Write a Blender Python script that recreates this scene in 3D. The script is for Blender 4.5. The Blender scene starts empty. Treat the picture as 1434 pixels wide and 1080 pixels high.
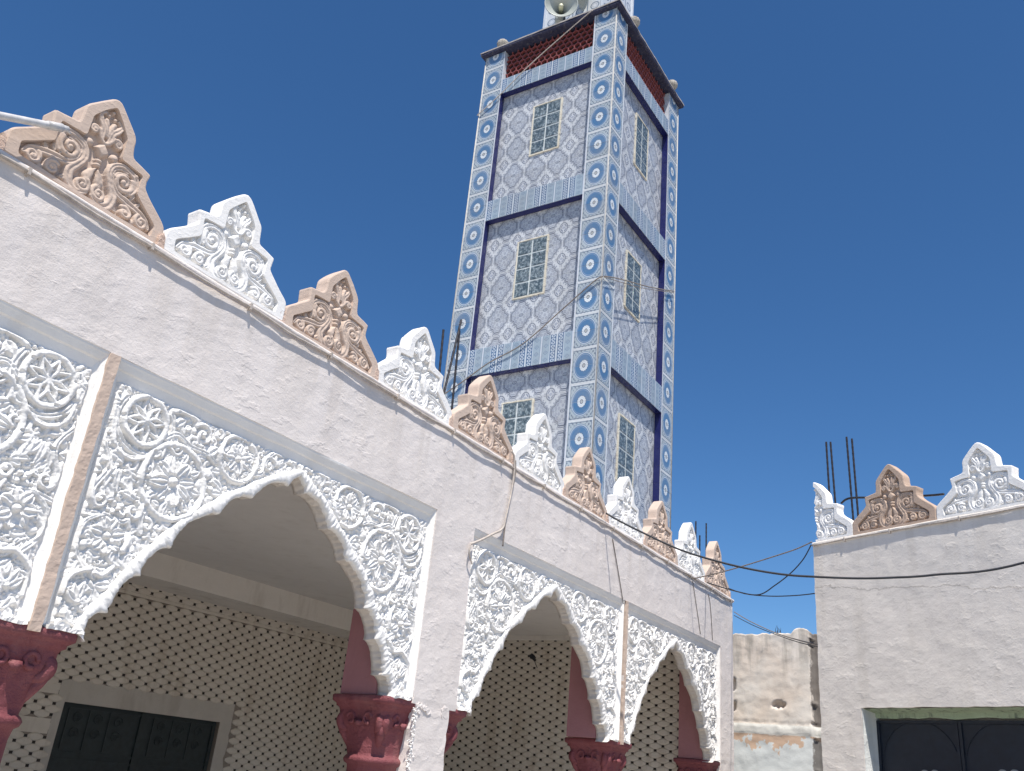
import bpy, bmesh, math, random
import numpy as np
from mathutils import Vector, Matrix, noise
random.seed(7); rng = np.random.RandomState(7)
SC = bpy.context.scene
COL = SC.collection
E = 1.6                                     # eye height; the courtyard floor is z = 0

# ------------------------------------------------------------------ camera, sky, sun, exposure
PITCH, ROLL, YAW = 0.413646, 0.0971516, 0.9814915
FPX, PW, PH = 1261.54, 1434, 1080
f0 = Vector((math.sin(YAW), math.cos(YAW), 0)); r0 = Vector((math.cos(YAW), -math.sin(YAW), 0)); u0 = Vector((0, 0, 1))
fwd = math.cos(PITCH)*f0 + math.sin(PITCH)*u0
up = -math.sin(PITCH)*f0 + math.cos(PITCH)*u0
rgt = math.cos(ROLL)*r0 + math.sin(ROLL)*up
up2 = -math.sin(ROLL)*r0 + math.cos(ROLL)*up
cd = bpy.data.cameras.new('camera'); cam = bpy.data.objects.new('camera', cd); COL.objects.link(cam)
cam.matrix_world = Matrix((( rgt.x, up2.x, -fwd.x, 0), (rgt.y, up2.y, -fwd.y, 0), (rgt.z, up2.z, -fwd.z, E), (0, 0, 0, 1)))
cd.sensor_width = 36; cd.lens = FPX/PW*36; cd.clip_start = 0.05; cd.clip_end = 5000
SC.camera = cam
SUN = Vector((-0.33, -0.30, 0.90)).normalized()
EL = math.asin(SUN.z); AZ = math.atan2(SUN.x, SUN.y)
W = bpy.data.worlds.new('World'); SC.world = W; W.use_nodes = True
nt = W.node_tree; bg = nt.nodes['Background']
sky = nt.nodes.new('ShaderNodeTexSky'); sky.sky_type = 'NISHITA'; sky.sun_disc = False
sky.sun_elevation = EL; sky.sun_rotation = AZ % (2*math.pi); sky.altitude = 1200; sky.air_density = 1.0; sky.dust_density = 0.35; sky.ozone_density = 6.0
hs = nt.nodes.new('ShaderNodeHueSaturation'); hs.inputs['Saturation'].default_value = 1.16; hs.inputs['Value'].default_value = 1.26
nt.links.new(sky.outputs[0], hs.inputs['Color']); nt.links.new(hs.outputs[0], bg.inputs[0]); bg.inputs[1].default_value = 0.085
sl = bpy.data.lights.new('sun', 'SUN'); sl.energy = 5.0; sl.angle = math.radians(0.53); sl.color = (1.0, 0.945, 0.87)
so = bpy.data.objects.new('sun', sl); COL.objects.link(so); so.rotation_euler = SUN.to_track_quat('Z', 'Y').to_euler(); so.location = (0, -5, 20)
vs = SC.view_settings; SC.display_settings.display_device = 'sRGB'
vs.view_transform = 'Standard'; vs.look = 'None'; vs.gamma = 1; vs.use_curve_mapping = False; vs.exposure = 0.30
try:
    SC.cycles.max_bounces = 8; SC.cycles.diffuse_bounces = 5
except Exception: pass

# ------------------------------------------------------------------ helpers: rays (used only to measure where things stand)
def ray(x, y):
    return (rgt*((x-PW/2)/FPX) - up2*((y-PH/2)/FPX) + fwd)
CAM = Vector((0, 0, E))
def onY(x, y, Y): v = ray(x, y); return CAM + v*(Y/v.y)
def onX(x, y, X): v = ray(x, y); return CAM + v*(X/v.x)

# ------------------------------------------------------------------ helpers: node expressions
class N:
    def __init__(s, nt, sock): s.nt = nt; s.s = sock
    def _m(s, op, *a, clamp=False):
        n = s.nt.nodes.new('ShaderNodeMath'); n.operation = op; n.use_clamp = clamp
        for i, v in enumerate((s,)+a):
            if isinstance(v, N): s.nt.links.new(v.s, n.inputs[i])
            else: n.inputs[i].default_value = v
        return N(s.nt, n.outputs[0])
    def __add__(s, o): return s._m('ADD', o)
    __radd__ = __add__
    def __mul__(s, o): return s._m('MULTIPLY', o)
    __rmul__ = __mul__
    def __sub__(s, o): return s._m('SUBTRACT', o)
    def __rsub__(s, o): return (s*-1.0)+o
    def __truediv__(s, o): return s._m('DIVIDE', o)
    def abs(s): return s._m('ABSOLUTE')
    def pow(s, p): return s._m('POWER', p)
    def sin(s): return s._m('SINE')
    def cos(s): return s._m('COSINE')
    def fract(s): return s._m('FRACT')
    def sqrt(s): return s._m('SQRT')
    def atan2(s, o): return s._m('ARCTAN2', o)
    def min(s, o): return s._m('MINIMUM', o)
    def max(s, o): return s._m('MAXIMUM', o)
    def lt(s, v, soft=0.02):                 # 1 where s < v, with a soft edge
        return ((s*-1.0 + v)*(1.0/soft) + 0.5)._m('ADD', 0.0, clamp=True)
    def gt(s, v, soft=0.02): return ((s - v)*(1.0/soft) + 0.5)._m('ADD', 0.0, clamp=True)
    def band(s, a, b, soft=0.02): return s.gt(a, soft)*s.lt(b, soft)

def mixc(nt, fac, a, b):
    n = nt.nodes.new('ShaderNodeMix'); n.data_type = 'RGBA'
    for i, v in ((0, fac), (6, a), (7, b)):
        if isinstance(v, N): nt.links.new(v.s, n.inputs[i])
        elif isinstance(v, bpy.types.NodeSocket): nt.links.new(v, n.inputs[i])
        else: n.inputs[i].default_value = (*v, 1) if isinstance(v, tuple) else v
    return n.outputs[2]

def noise_n(nt, vec, scale, detail=4, rough=0.55):
    n = nt.nodes.new('ShaderNodeTexNoise'); n.inputs['Scale'].default_value = scale
    n.inputs['Detail'].default_value = detail; n.inputs['Roughness'].default_value = rough
    nt.links.new(vec, n.inputs['Vector']); return N(nt, n.outputs['Fac'])

def newmat(name, rough=0.8, spec=0.3):
    m = bpy.data.materials.new(name); m.use_nodes = True; nt = m.node_tree; b = nt.nodes['Principled BSDF']
    b.inputs['Roughness'].default_value = rough; b.inputs['Specular IOR Level'].default_value = spec
    return m, nt, b

def bump(nt, b, h, strength=0.4, dist=0.01):
    n = nt.nodes.new('ShaderNodeBump'); n.inputs['Strength'].default_value = strength; n.inputs['Distance'].default_value = dist
    nt.links.new(h.s, n.inputs['Height']); nt.links.new(n.outputs[0], b.inputs['Normal'])

DBX, DBY = -0.40644903, -0.91367345
def plaster(name, c1, c2, stain=None, scale=1.0, bstr=0.5, bd=0.006, rough=0.85, streak=0.0, coarse=8, var=0.35, drip=None, crack=False):
    """painted plaster: patchy paint, grain and trowel marks"""
    m, nt, b = newmat(name, rough, 0.25)
    g = nt.nodes.new('ShaderNodeNewGeometry'); pos = g.outputs['Position']
    n1 = noise_n(nt, pos, 1.3*scale, 5, 0.6); n2 = noise_n(nt, pos, 9*scale, 4, 0.6); n3 = noise_n(nt, pos, 70, 3, 0.7)
    fac = ((n1-0.5)*2.2 + (n2-0.5)*1.2 + 0.5)._m('ADD', 0.0, clamp=True)
    c = mixc(nt, fac, c1, c2)
    if stain:
        sc = nt.nodes.new('ShaderNodeMapping'); sc.inputs['Scale'].default_value = (3.0, 3.0, 0.7)
        nt.links.new(pos, sc.inputs['Vector'])
        n4 = noise_n(nt, sc.outputs[0], 1.7*scale, 6, 0.65)
        c = mixc(nt, n4.gt(0.60, 0.14)*var, c, stain)
        c = mixc(nt, n3.gt(0.66, 0.06)*(var*0.6), c, stain)
    if drip or crack:
        sp = nt.nodes.new('ShaderNodeSeparateXYZ'); nt.links.new(pos, sp.inputs[0]); X_, Y_, Z_ = (N(nt, sp.outputs[i]) for i in range(3))
    if drip:                                                      # rain dirt that ran down from the ledge
        dm = nt.nodes.new('ShaderNodeMapping'); dm.inputs['Scale'].default_value = (9.0, 9.0, 0.5); nt.links.new(pos, dm.inputs['Vector'])
        dn = noise_n(nt, dm.outputs[0], 1.0, 4, 0.6)
        c = mixc(nt, dn.gt(0.54, 0.14)*Z_.gt(drip[0]-drip[1]*0.5, drip[1])*0.17, c, (0.40, 0.34, 0.27))
    cr = None
    if crack:                                                     # a long wavering hairline crack
        sx = X_*DBX + Y_*DBY + 5.25
        w1 = noise_n(nt, pos, 3.0, 5, 0.7)
        zz_ = (Z_ - 1.6 + sx*0.11 - 1.84 - (w1-0.5)*0.16).abs()
        cr = zz_.lt(0.0050, 0.004)
        c = mixc(nt, cr*0.45, c, (0.30, 0.26, 0.22))
    nt.links.new(c, b.inputs['Base Color'])
    mp = nt.nodes.new('ShaderNodeMapping'); mp.inputs['Scale'].default_value = (1.0, 1.0, 1.7); mp.inputs['Rotation'].default_value = (0.2, 0.35, 0)
    nt.links.new(pos, mp.inputs['Vector'])
    t = noise_n(nt, mp.outputs[0], coarse, 6, 0.55)
    scr = t.gt(0.60, 0.05)*n1.gt(0.5, 0.2)
    bump(nt, b, t*0.7 + scr*0.25 + noise_n(nt, pos, 60, 4, 0.7)*0.40 + noise_n(nt, pos, 170, 2, 0.6)*0.15, bstr, bd*4)
    return m

def simple(name, c, rough=0.5, metal=0.0, spec=0.5, var=0.15, scale=20, bstr=0.0):
    m, nt, b = newmat(name, rough, spec); b.inputs['Metallic'].default_value = metal
    g = nt.nodes.new('ShaderNodeNewGeometry'); n = noise_n(nt, g.outputs['Position'], scale, 4)
    c2 = tuple(x*(1-var*1.6) for x in c); nt.links.new(mixc(nt, ((n-0.5)*2+0.5)._m('ADD', 0, clamp=True), c2, c), b.inputs['Base Color'])
    if bstr: bump(nt, b, noise_n(nt, g.outputs['Position'], scale*4, 3), bstr, 0.004)
    return m

M = {}
M['wall'] = plaster('gallery_wall_paint', (0.71, 0.65, 0.61), (0.76, 0.70, 0.66), (0.57, 0.50, 0.45), bstr=0.30, var=0.20, drip=(3.62, 0.55))
M['wall_r'] = plaster('side_building_paint', (0.72, 0.665, 0.60), (0.78, 0.725, 0.66), (0.53, 0.48, 0.41), bstr=0.28, var=0.28, drip=(3.72, 0.6), crack=True)
M['white'] = plaster('white_stucco_paint', (0.80, 0.78, 0.745), (0.86, 0.84, 0.81), (0.62, 0.56, 0.48), bstr=0.35, bd=0.0025, coarse=25, var=0.20)
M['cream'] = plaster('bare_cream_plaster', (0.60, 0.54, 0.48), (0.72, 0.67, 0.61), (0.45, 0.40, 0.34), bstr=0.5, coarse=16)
M['beige'] = plaster('beige_stucco_paint', (0.545, 0.425, 0.345), (0.61, 0.485, 0.40), (0.42, 0.32, 0.25), bstr=0.30, bd=0.003, coarse=25, var=0.2)
M['beige_far'] = plaster('tan_stucco_paint', (0.46, 0.34, 0.26), (0.52, 0.395, 0.31), (0.36, 0.27, 0.21), bstr=0.30, bd=0.003, coarse=25, var=0.25)
M['grout_beige'] = plaster('beige_rough_mortar', (0.58, 0.42, 0.33), (0.66, 0.50, 0.41), (0.42, 0.30, 0.23), bstr=0.8, coarse=25)
M['red'] = plaster('red_paint', (0.195, 0.058, 0.066), (0.25, 0.078, 0.086), (0.34, 0.17, 0.16), bstr=0.7, var=0.35, rough=0.6, coarse=14)
M['pink'] = plaster('faded_red_paint', (0.36, 0.165, 0.17), (0.41, 0.20, 0.205), (0.30, 0.14, 0.15), bstr=0.2)
M['ceil'] = plaster('ceiling_paint', (0.71, 0.68, 0.64), (0.77, 0.74, 0.70), (0.60, 0.56, 0.51), bstr=0.12)
M['beam'] = plaster('beam_paint', (0.74, 0.70, 0.64), (0.80, 0.76, 0.70), (0.47, 0.42, 0.36), bstr=0.2)
M['tile'] = plaster('glazed_cream_wall_tile', (0.66, 0.60, 0.515), (0.74, 0.685, 0.60), (0.45, 0.37, 0.28), bstr=0.06, rough=0.35, var=0.5)
M['grout'] = plaster('tile_grout', (0.28, 0.24, 0.20), (0.34, 0.295, 0.25), (0.16, 0.13, 0.11), bstr=0.3)
M['dot'] = simple('dark_brown_inset', (0.040, 0.030, 0.025), 0.4, var=0.3)
M['doorpl'] = plaster('door_surround_plaster', (0.52, 0.485, 0.43), (0.60, 0.56, 0.50), (0.33, 0.29, 0.24), bstr=0.3)
M['door'] = simple('dark_green_black_metal_paint', (0.030, 0.045, 0.048), 0.5, var=0.3)
M['navy_door'] = simple('dark_navy_metal_paint', (0.011, 0.018, 0.032), 0.45, var=0.3)
M['disc'] = simple('grey_painted_disc', (0.36, 0.35, 0.34), 0.5, var=0.3)
M['green'] = plaster('flaking_green_paint', (0.32, 0.39, 0.27), (0.38, 0.46, 0.33), (0.05, 0.06, 0.065), bstr=0.5, scale=3, var=0.8)
M['bluewhite'] = plaster('bluish_white_reveal', (0.62, 0.64, 0.63), (0.72, 0.73, 0.70), (0.45, 0.47, 0.45), bstr=0.5)
M['rebar'] = simple('dark_rebar_steel', (0.035, 0.032, 0.04), 0.6, 0.3, var=0.3, scale=60)
M['cable'] = simple('black_cable_rubber', (0.022, 0.024, 0.03), 0.5)
M['cable_g'] = simple('grey_weathered_cable', (0.26, 0.22, 0.19), 0.7, var=0.3, scale=60)
M['cable_w'] = simple('painted_over_cable', (0.60, 0.53, 0.47), 0.7, var=0.3, scale=30)
M['rod'] = simple('white_painted_pipe', (0.72, 0.70, 0.68), 0.35, var=0.2, scale=30, bstr=0.2)
M['lime'] = plaster('floor_concrete', (0.33, 0.31, 0.28), (0.40, 0.375, 0.34), (0.26, 0.24, 0.22), bstr=0.4)
M['floor_in'] = plaster('pale_bounce_floor', (0.66, 0.64, 0.60), (0.74, 0.72, 0.68), (0.55, 0.53, 0.50), bstr=0.1, rough=0.4)
M['horn'] = simple('pale_grey_horn_paint', (0.42, 0.45, 0.42), 0.35, var=0.12, scale=8)
M['hornb'] = simple('yellowed_plastic', (0.60, 0.58, 0.40), 0.4, var=0.1)
M['darkmetal'] = simple('dark_metal', (0.03, 0.035, 0.045), 0.5)
M['finial'] = plaster('weathered_concrete', (0.30, 0.27, 0.23), (0.48, 0.45, 0.40), (0.12, 0.11, 0.09), bstr=0.8, scale=6, var=0.9)
M['eave'] = plaster('dark_blue_eave_paint', (0.022, 0.024, 0.052), (0.045, 0.05, 0.095), (0.16, 0.15, 0.14), bstr=0.5, scale=4, var=0.45)
M['eave_top'] = plaster('weathered_mortar_edge', (0.30, 0.27, 0.25), (0.42, 0.39, 0.36), (0.15, 0.14, 0.13), bstr=0.7, scale=4)
M['lattice'] = simple('red_clay_lattice', (0.28, 0.075, 0.072), 0.6, var=0.25, scale=14)
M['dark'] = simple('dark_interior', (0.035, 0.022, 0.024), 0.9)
M['trim'] = simple('white_tile_trim', (0.62, 0.66, 0.72), 0.35, var=0.12, scale=12)
M['bead'] = simple('greyish_cream_bead', (0.50, 0.48, 0.44), 0.5, var=0.25, scale=14)
M['navy'] = simple('navy_glazed_tile', (0.018, 0.022, 0.115), 0.16, var=0.12, scale=9)
M['sealant'] = plaster('cream_window_mortar', (0.60, 0.55, 0.44), (0.70, 0.66, 0.56), (0.40, 0.34, 0.24), bstr=0.6, coarse=30)
M['glassjoint'] = simple('pale_glass_joint', (0.66, 0.70, 0.69), 0.5)

# glass block: grey-green wavy glass, dark room and pale highlights painted into its colour
def glass_mat():
    m, nt, b = newmat('wavy_glass_block', 0.06, 0.9)
    g = nt.nodes.new('ShaderNodeNewGeometry')
    n = noise_n(nt, g.outputs['Position'], 26, 5, 0.65); w = noise_n(nt, g.outputs['Position'], 60, 2, 0.5)
    nt.links.new(mixc(nt, n.gt(0.56, 0.22), (0.06, 0.09, 0.105), (0.36, 0.42, 0.44)), b.inputs['Base Color'])
    bump(nt, b, n*1.0 + w*0.5, 0.75, 0.03)
    b.inputs['Coat Weight'].default_value = 0.3
    return m
M['glass'] = glass_mat()

def uvmap(nt):
    n = nt.nodes.new('ShaderNodeUVMap'); s = nt.nodes.new('ShaderNodeSeparateXYZ'); nt.links.new(n.outputs[0], s.inputs[0])
    return N(nt, s.outputs[0]), N(nt, s.outputs[1]), n.outputs[0]

DBX_ = 0
INK = (0.21, 0.235, 0.30); INKD = (0.07, 0.085, 0.13)
def finish_tile(nt, b, col, uv):
    oi = nt.nodes.new('ShaderNodeObjectInfo'); rnd = N(nt, oi.outputs['Random'])
    hs = nt.nodes.new('ShaderNodeHueSaturation'); nt.links.new(col, hs.inputs['Color'])
    nt.links.new((rnd*0.14+0.92).s, hs.inputs['Value']); nt.links.new(((rnd*7.3).fract()*0.2+0.88).s, hs.inputs['Saturation'])
    g = nt.nodes.new('ShaderNodeNewGeometry'); pos = g.outputs['Position']
    dirt = noise_n(nt, pos, 5, 6, 0.7); c = mixc(nt, dirt.gt(0.56, 0.16)*0.22, hs.outputs[0], (0.30, 0.28, 0.25))
    nt.links.new(c, b.inputs['Base Color']); bump(nt, b, noise_n(nt, pos, 14, 2, 0.5), 0.25, 0.01)
def circle_tile_mat():
    m, nt, b = newmat('printed_blue_circle_tile', 0.16, 0.5)
    u, v, uv = uvmap(nt); a = (u.fract()-0.5); c = (v.fract()-0.5)
    r = ((a*(1/0.385)).pow(2.0) + (c*(1/0.37)).pow(2.0)).sqrt(); th = c.atan2(a)
    base = (0.39, 0.445, 0.475); dk = (0.10, 0.13, 0.19); blue = (0.095, 0.19, 0.33); white = (0.64, 0.66, 0.67)
    # curling marks in the corners
    k = ((a*34).sin()*(c*40).sin()*1.0 + ((a+c)*48).sin()*0.8 + ((a-c)*44).cos()*0.8)
    col = mixc(nt, k.gt(0.55, 0.3)*r.gt(1.12, 0.03)*0.75, base, dk)
    edge = (a.abs()*1.0).max(c.abs()*1.0)
    col = mixc(nt, edge.band(0.435, 0.45, 0.008), col, dk)
    col = mixc(nt, edge.gt(0.468, 0.01), col, white)
    col = mixc(nt, r.band(1.02, 1.07, 0.02), col, blue)
    col = mixc(nt, r.band(0.97, 1.02, 0.02), col, white)
    col = mixc(nt, r.lt(0.97), col, blue)
    col = mixc(nt, r.band(0.86, 0.885, 0.012)*0.5, col, white)
    pet = r + (th*14).cos()*0.03
    col = mixc(nt, pet.band(0.40, 0.47, 0.02)*0.5, col, dk)
    col = mixc(nt, pet.lt(0.41), col, (0.66, 0.70, 0.72))
    col = mixc(nt, r.band(0.27, 0.30, 0.02)*(th*20).sin().gt(0, 0.4), col, INK)
    col = mixc(nt, r.band(0.11, 0.17, 0.02), col, INKD)
    col = mixc(nt, r.lt(0.11), col, (0.45, 0.47, 0.46))
    finish_tile(nt, b, col, uv); return m
def field_tile_mat():
    m, nt, b = newmat('printed_grey_arabesque_tile', 0.18, 0.5)
    u, v, uv = uvmap(nt); a = u.fract()-0.5; c = v.fract()-0.5            # lobed medallion at the middle of the cell, crosses at its corners
    white = (0.55, 0.57, 0.59)
    aa, cc = a.abs(), c.abs(); th = c.atan2(a)
    q = (aa.pow(1.4)+cc.pow(1.4)).pow(1/1.4)
    q = q + (th*12).cos()*0.022 - (th*4).cos()*0.02
    fill = mixc(nt, q.lt(0.42, 0.01), white, (0.44, 0.47, 0.51))
    col = mixc(nt, q.band(0.44, 0.468, 0.012), fill, (0.13, 0.15, 0.20))
    col = mixc(nt, q.band(0.385, 0.422, 0.012), col, (0.10,0.115,0.16))
    col = mixc(nt, q.band(0.325, 0.350, 0.012)*0.8, col, INK)
    rr = (a.pow(2.0)+c.pow(2.0)).sqrt()
    # eyelets on two rings
    for R, k, s in ((0.255, 12, 0.036), (0.15, 6, 0.034)):
        t = (th*(k/(2*math.pi))).fract()-0.5
        d = ((t*(2*math.pi*R/k)).pow(2.0) + (rr-R).pow(2.0)).sqrt()
        col = mixc(nt, d.lt(s, 0.01), col, (0.60, 0.62, 0.68)); col = mixc(nt, d.band(s*0.72, s*1.15, 0.01), col, (0.13,0.15,0.20))
        col = mixc(nt, d.lt(s*0.35, 0.008), col, INKD)
    e = ((a*0.8).pow(2.0)+(c*1.5).pow(2.0)).sqrt()
    col = mixc(nt, e.band(0.055, 0.075, 0.012), col, INKD); col = mixc(nt, e.lt(0.03, 0.01), col, INK)
    # corner cross medallion
    x, y = 0.5-aa, 0.5-cc; r2 = (x.pow(2.0)+y.pow(2.0)).sqrt(); m4 = x.min(y); M4 = x.max(y)
    out = q.gt(0.475, 0.01)
    col = mixc(nt, r2.band(0.150, 0.180, 0.01)*out, col, (0.12,0.14,0.19))
    col = mixc(nt, r2.band(0.085, 0.13, 0.01)*m4.gt(0.02, 0.01)*out, col, INK)
    col = mixc(nt, r2.lt(0.05, 0.01)*out, col, (0.34, 0.37, 0.45))
    col = mixc(nt, m4.band(0.022, 0.036, 0.008)*M4.lt(0.26, 0.01)*M4.gt(0.17, 0.01)*out, col, INKD)
    # leaf ticks hugging the big medallion
    tk = ((th*24).sin()); col = mixc(nt, q.band(0.49, 0.53, 0.012)*tk.gt(0.35, 0.3)*r2.gt(0.19, 0.02), col, INK)
    # worn glaze, joint-side rounding
    n = noise_n(nt, uv, 6, 4); col = mixc(nt, n.gt(0.55, 0.2)*0.18, col, (0.5, 0.5, 0.5))
    finish_tile(nt, b, col, uv); return m
def band_tile_mat():
    m, nt, b = newmat('printed_blue_stripe_tile', 0.18, 0.5)
    u, v, uv = uvmap(nt); f = u.fract(); s = (f-0.5).abs()*2                    # mirrored about the middle joint: dark stripe inside, light outside
    light = (0.30, 0.37, 0.43); dk = (0.09, 0.15, 0.25); white = (0.56, 0.61, 0.66)
    vv = (v*8).fract()-0.5
    d = (((s-0.24)*2.4).pow(2.0) + (vv*0.75).pow(2.0)).sqrt()
    col = mixc(nt, s.band(0.06, 0.42, 0.02), light, (0.09, 0.15, 0.25))
    col = mixc(nt, d.lt(0.30, 0.04)*s.band(0.06, 0.42, 0.02), col, white)
    col = mixc(nt, d.lt(0.17, 0.04)*s.band(0.06, 0.42, 0.02), col, dk)
    col = mixc(nt, s.band(0.43, 0.46, 0.02), col, white); col = mixc(nt, s.lt(0.05, 0.02), col, white)
    w4 = (v*4).fract()-0.5; dd = (((s-0.70)*2.2).abs() + (w4*1.1).abs())
    col = mixc(nt, dd.band(0.26, 0.34, 0.04)*s.gt(0.48, 0.02)*s.lt(0.92, 0.02), col, (0.13, 0.18, 0.26))
    col = mixc(nt, dd.lt(0.08, 0.04), col, (0.15, 0.20, 0.30))
    col = mixc(nt, s.band(0.925, 0.945, 0.012), col, dk); col = mixc(nt, s.gt(0.955, 0.02), col, white)
    finish_tile(nt, b, col, uv); return m
M['circ'] = circle_tile_mat(); M['field'] = field_tile_mat(); M['band'] = band_tile_mat()

def lantern_mat():
    m, nt, b = newmat('printed_grey_ring_tile', 0.2, 0.5)
    u, v, uv = uvmap(nt); a = u.fract()-0.5; c = v.fract()-0.5; r = (a.pow(2.0)+c.pow(2.0)).sqrt()
    col = mixc(nt, r.band(0.22, 0.30), (0.60, 0.63, 0.66), (0.20, 0.24, 0.30)); col = mixc(nt, r.band(0.13, 0.16), col, (0.3, 0.33, 0.4))
    col = mixc(nt, a.abs().gt(0.46, 0.02), col, (0.2, 0.25, 0.32)); nt.links.new(col, b.inputs['Base Color']); return m
M['lantern'] = lantern_mat()

# ------------------------------------------------------------------ helpers: meshes and objects
def mesh(name, verts, faces, mat=None, smooth=False, uvs=None):
    me = bpy.data.meshes.new(name); me.from_pydata([tuple(map(float, v)) for v in verts], [], faces); me.validate(); me.update()
    if mat is not None: me.materials.append(M[mat] if isinstance(mat, str) else mat)
    if smooth: me.polygons.foreach_set('use_smooth', [True]*len(me.polygons))
    if uvs is not None:
        l = me.uv_layers.new(name='UVMap')
        idx = np.zeros(len(me.loops), int); me.loops.foreach_get('vertex_index', idx)
        l.data.foreach_set('uv', np.asarray(uvs, float)[idx].ravel())
    return me
def link(name, me, parent=None, loc=None, **props):
    o = bpy.data.objects.new(name, me); COL.objects.link(o)
    if parent is not None: o.parent = parent
    if loc is not None: o.location = loc
    for k, v in props.items(): o[k] = v
    return o
def thing(name, label, cat, loc=(0, 0, 0), rz=0.0, group=None):
    o = bpy.data.objects.new(name, None); COL.objects.link(o); o.location = loc; o.rotation_euler = (0, 0, rz)
    o.empty_display_size = 0.2; tag(o, label, cat, group); return o
def tag(o, label, cat, group=None):
    o['label'] = label; o['category'] = cat
    if group: o['group'] = group
class MB:
    def __init__(s): s.v = []; s.f = []; s.uv = []
    def box(s, x0, x1, y0, y1, z0, z1, skip=''):
        i = len(s.v)
        s.v += [(x, y, z) for z in (z0, z1) for y in (y0, y1) for x in (x0, x1)]
        F = {'b': (0, 2, 3, 1), 't': (4, 5, 7, 6), 'f': (0, 1, 5, 4), 'k': (2, 6, 7, 3), 'l': (0, 4, 6, 2), 'r': (1, 3, 7, 5)}
        s.f += [tuple(i+k for k in q) for n, q in F.items() if n not in skip]
    def quad(s, *p):
        i = len(s.v); s.v += [tuple(q) for q in p]; s.f.append(tuple(range(i, i+len(p))))
    def tube(s, pts, r, n=8, cap=True):
        pts = [Vector(p) for p in pts]; rs = r if isinstance(r, (list, tuple)) else [r]*len(pts)
        i0 = len(s.v); prev = None
        for k, p in enumerate(pts):
            d = (pts[min(k+1, len(pts)-1)]-pts[max(k-1, 0)]).normalized()
            if prev is None: a = d.orthogonal().normalized()
            else: a = (prev - d*prev.dot(d)).normalized()
            prev = a; b = d.cross(a)
            for j in range(n):
                t = 2*math.pi*j/n; s.v.append(tuple(p + (a*math.cos(t)+b*math.sin(t))*rs[k]))
        for k in range(len(pts)-1):
            for j in range(n):
                s.f.append((i0+k*n+j, i0+k*n+(j+1) % n, i0+(k+1)*n+(j+1) % n, i0+(k+1)*n+j))
        if cap:
            s.f.append(tuple(i0+j for j in range(n))[::-1]); s.f.append(tuple(i0+(len(pts)-1)*n+j for j in range(n)))
    def lathe(s, prof, n=20, c=(0, 0, 0)):
        i0 = len(s.v)
        for r, z in prof:
            for j in range(n):
                t = 2*math.pi*j/n; s.v.append((c[0]+r*math.cos(t), c[1]+r*math.sin(t), c[2]+z))
        for k in range(len(prof)-1):
            for j in range(n):
                s.f.append((i0+k*n+j, i0+k*n+(j+1) % n, i0+(k+1)*n+(j+1) % n, i0+(k+1)*n+j))
        s.f.append(tuple(i0+j for j in range(n))[::-1]); s.f.append(tuple(i0+(len(prof)-1)*n+j for j in range(n)))
    def build(s, name, mat, parent=None, smooth=False, **props):
        return link(name, mesh(name, s.v, s.f, mat, smooth), parent, **props)

def fbm(x, y, z, s, o=3):
    return noise.fractal(Vector((x*s, y*s, z*s)), 0.6, 2.0, o)

def rough_slab(name, x0, x1, z0, z1, y0, y1, mat, parent=None, step=0.03, amp=0.003, edge=0.0, fs=2.0, keep=None, **props):
    """wall block whose front (y0) is a lightly uneven sheet; edges wander by 'edge'"""
    nx = max(2, int((x1-x0)/step)); nz = max(2, int((z1-z0)/step))
    v = []; f = []
    for j in range(nz+1):
        for i in range(nx+1):
            x = x0+(x1-x0)*i/nx; z = z0+(z1-z0)*j/nz; ex = ez = 0
            if i in (0, nx) or j in (0, nz):
                ex = edge*fbm(x, 3.1, z, 9) if i in (0, nx) else 0; ez = edge*fbm(x, 7.7, z, 9) if j in (0, nz) else 0
            v.append((x+ex, y0 + amp*(fbm(x, y0, z, fs)+0.4*fbm(x, y0, z, fs*6)), z+ez))
    for j in range(nz):
        for i in range(nx):
            a = j*(nx+1)+i; f.append((a, a+1, a+nx+2, a+nx+1))
    def rim(idx, flip):
        n0 = len(v)
        for k in idx: v.append((v[k][0], y1, v[k][2]))
        for k in range(len(idx)-1):
            q = (idx[k], n0+k, n0+k+1, idx[k+1]); f.append(q if flip else q[::-1])
    rim([i for i in range(nx+1)], True); rim([nz*(nx+1)+i for i in range(nx+1)], False)
    rim([j*(nx+1) for j in range(nz+1)], False); rim([j*(nx+1)+nx for j in range(nz+1)], True)
    n0 = len(v); v += [(x0, y1, z0), (x1, y1, z0), (x1, y1, z1), (x0, y1, z1)]; f.append((n0, n0+3, n0+2, n0+1))
    return link(name, mesh(name, v, f, mat), parent, **props)

def catmull(pts, per=8, closed=False):
    P = [np.array(p, float) for p in pts]; n = len(P); out = []
    rng_ = range(n) if closed else range(n-1)
    for i in rng_:
        p0 = P[(i-1) % n] if closed or i > 0 else P[0]; p1 = P[i]; p2 = P[(i+1) % n]; p3 = P[(i+2) % n] if closed or i+2 < n else P[-1]
        for k in range(per):
            t = k/per; out.append(0.5*((2*p1)+(-p0+p2)*t+(2*p0-5*p1+4*p2-p3)*t*t+(-p0+3*p1-3*p2+p3)*t**3))
    if not closed: out.append(P[-1])
    return out

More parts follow.
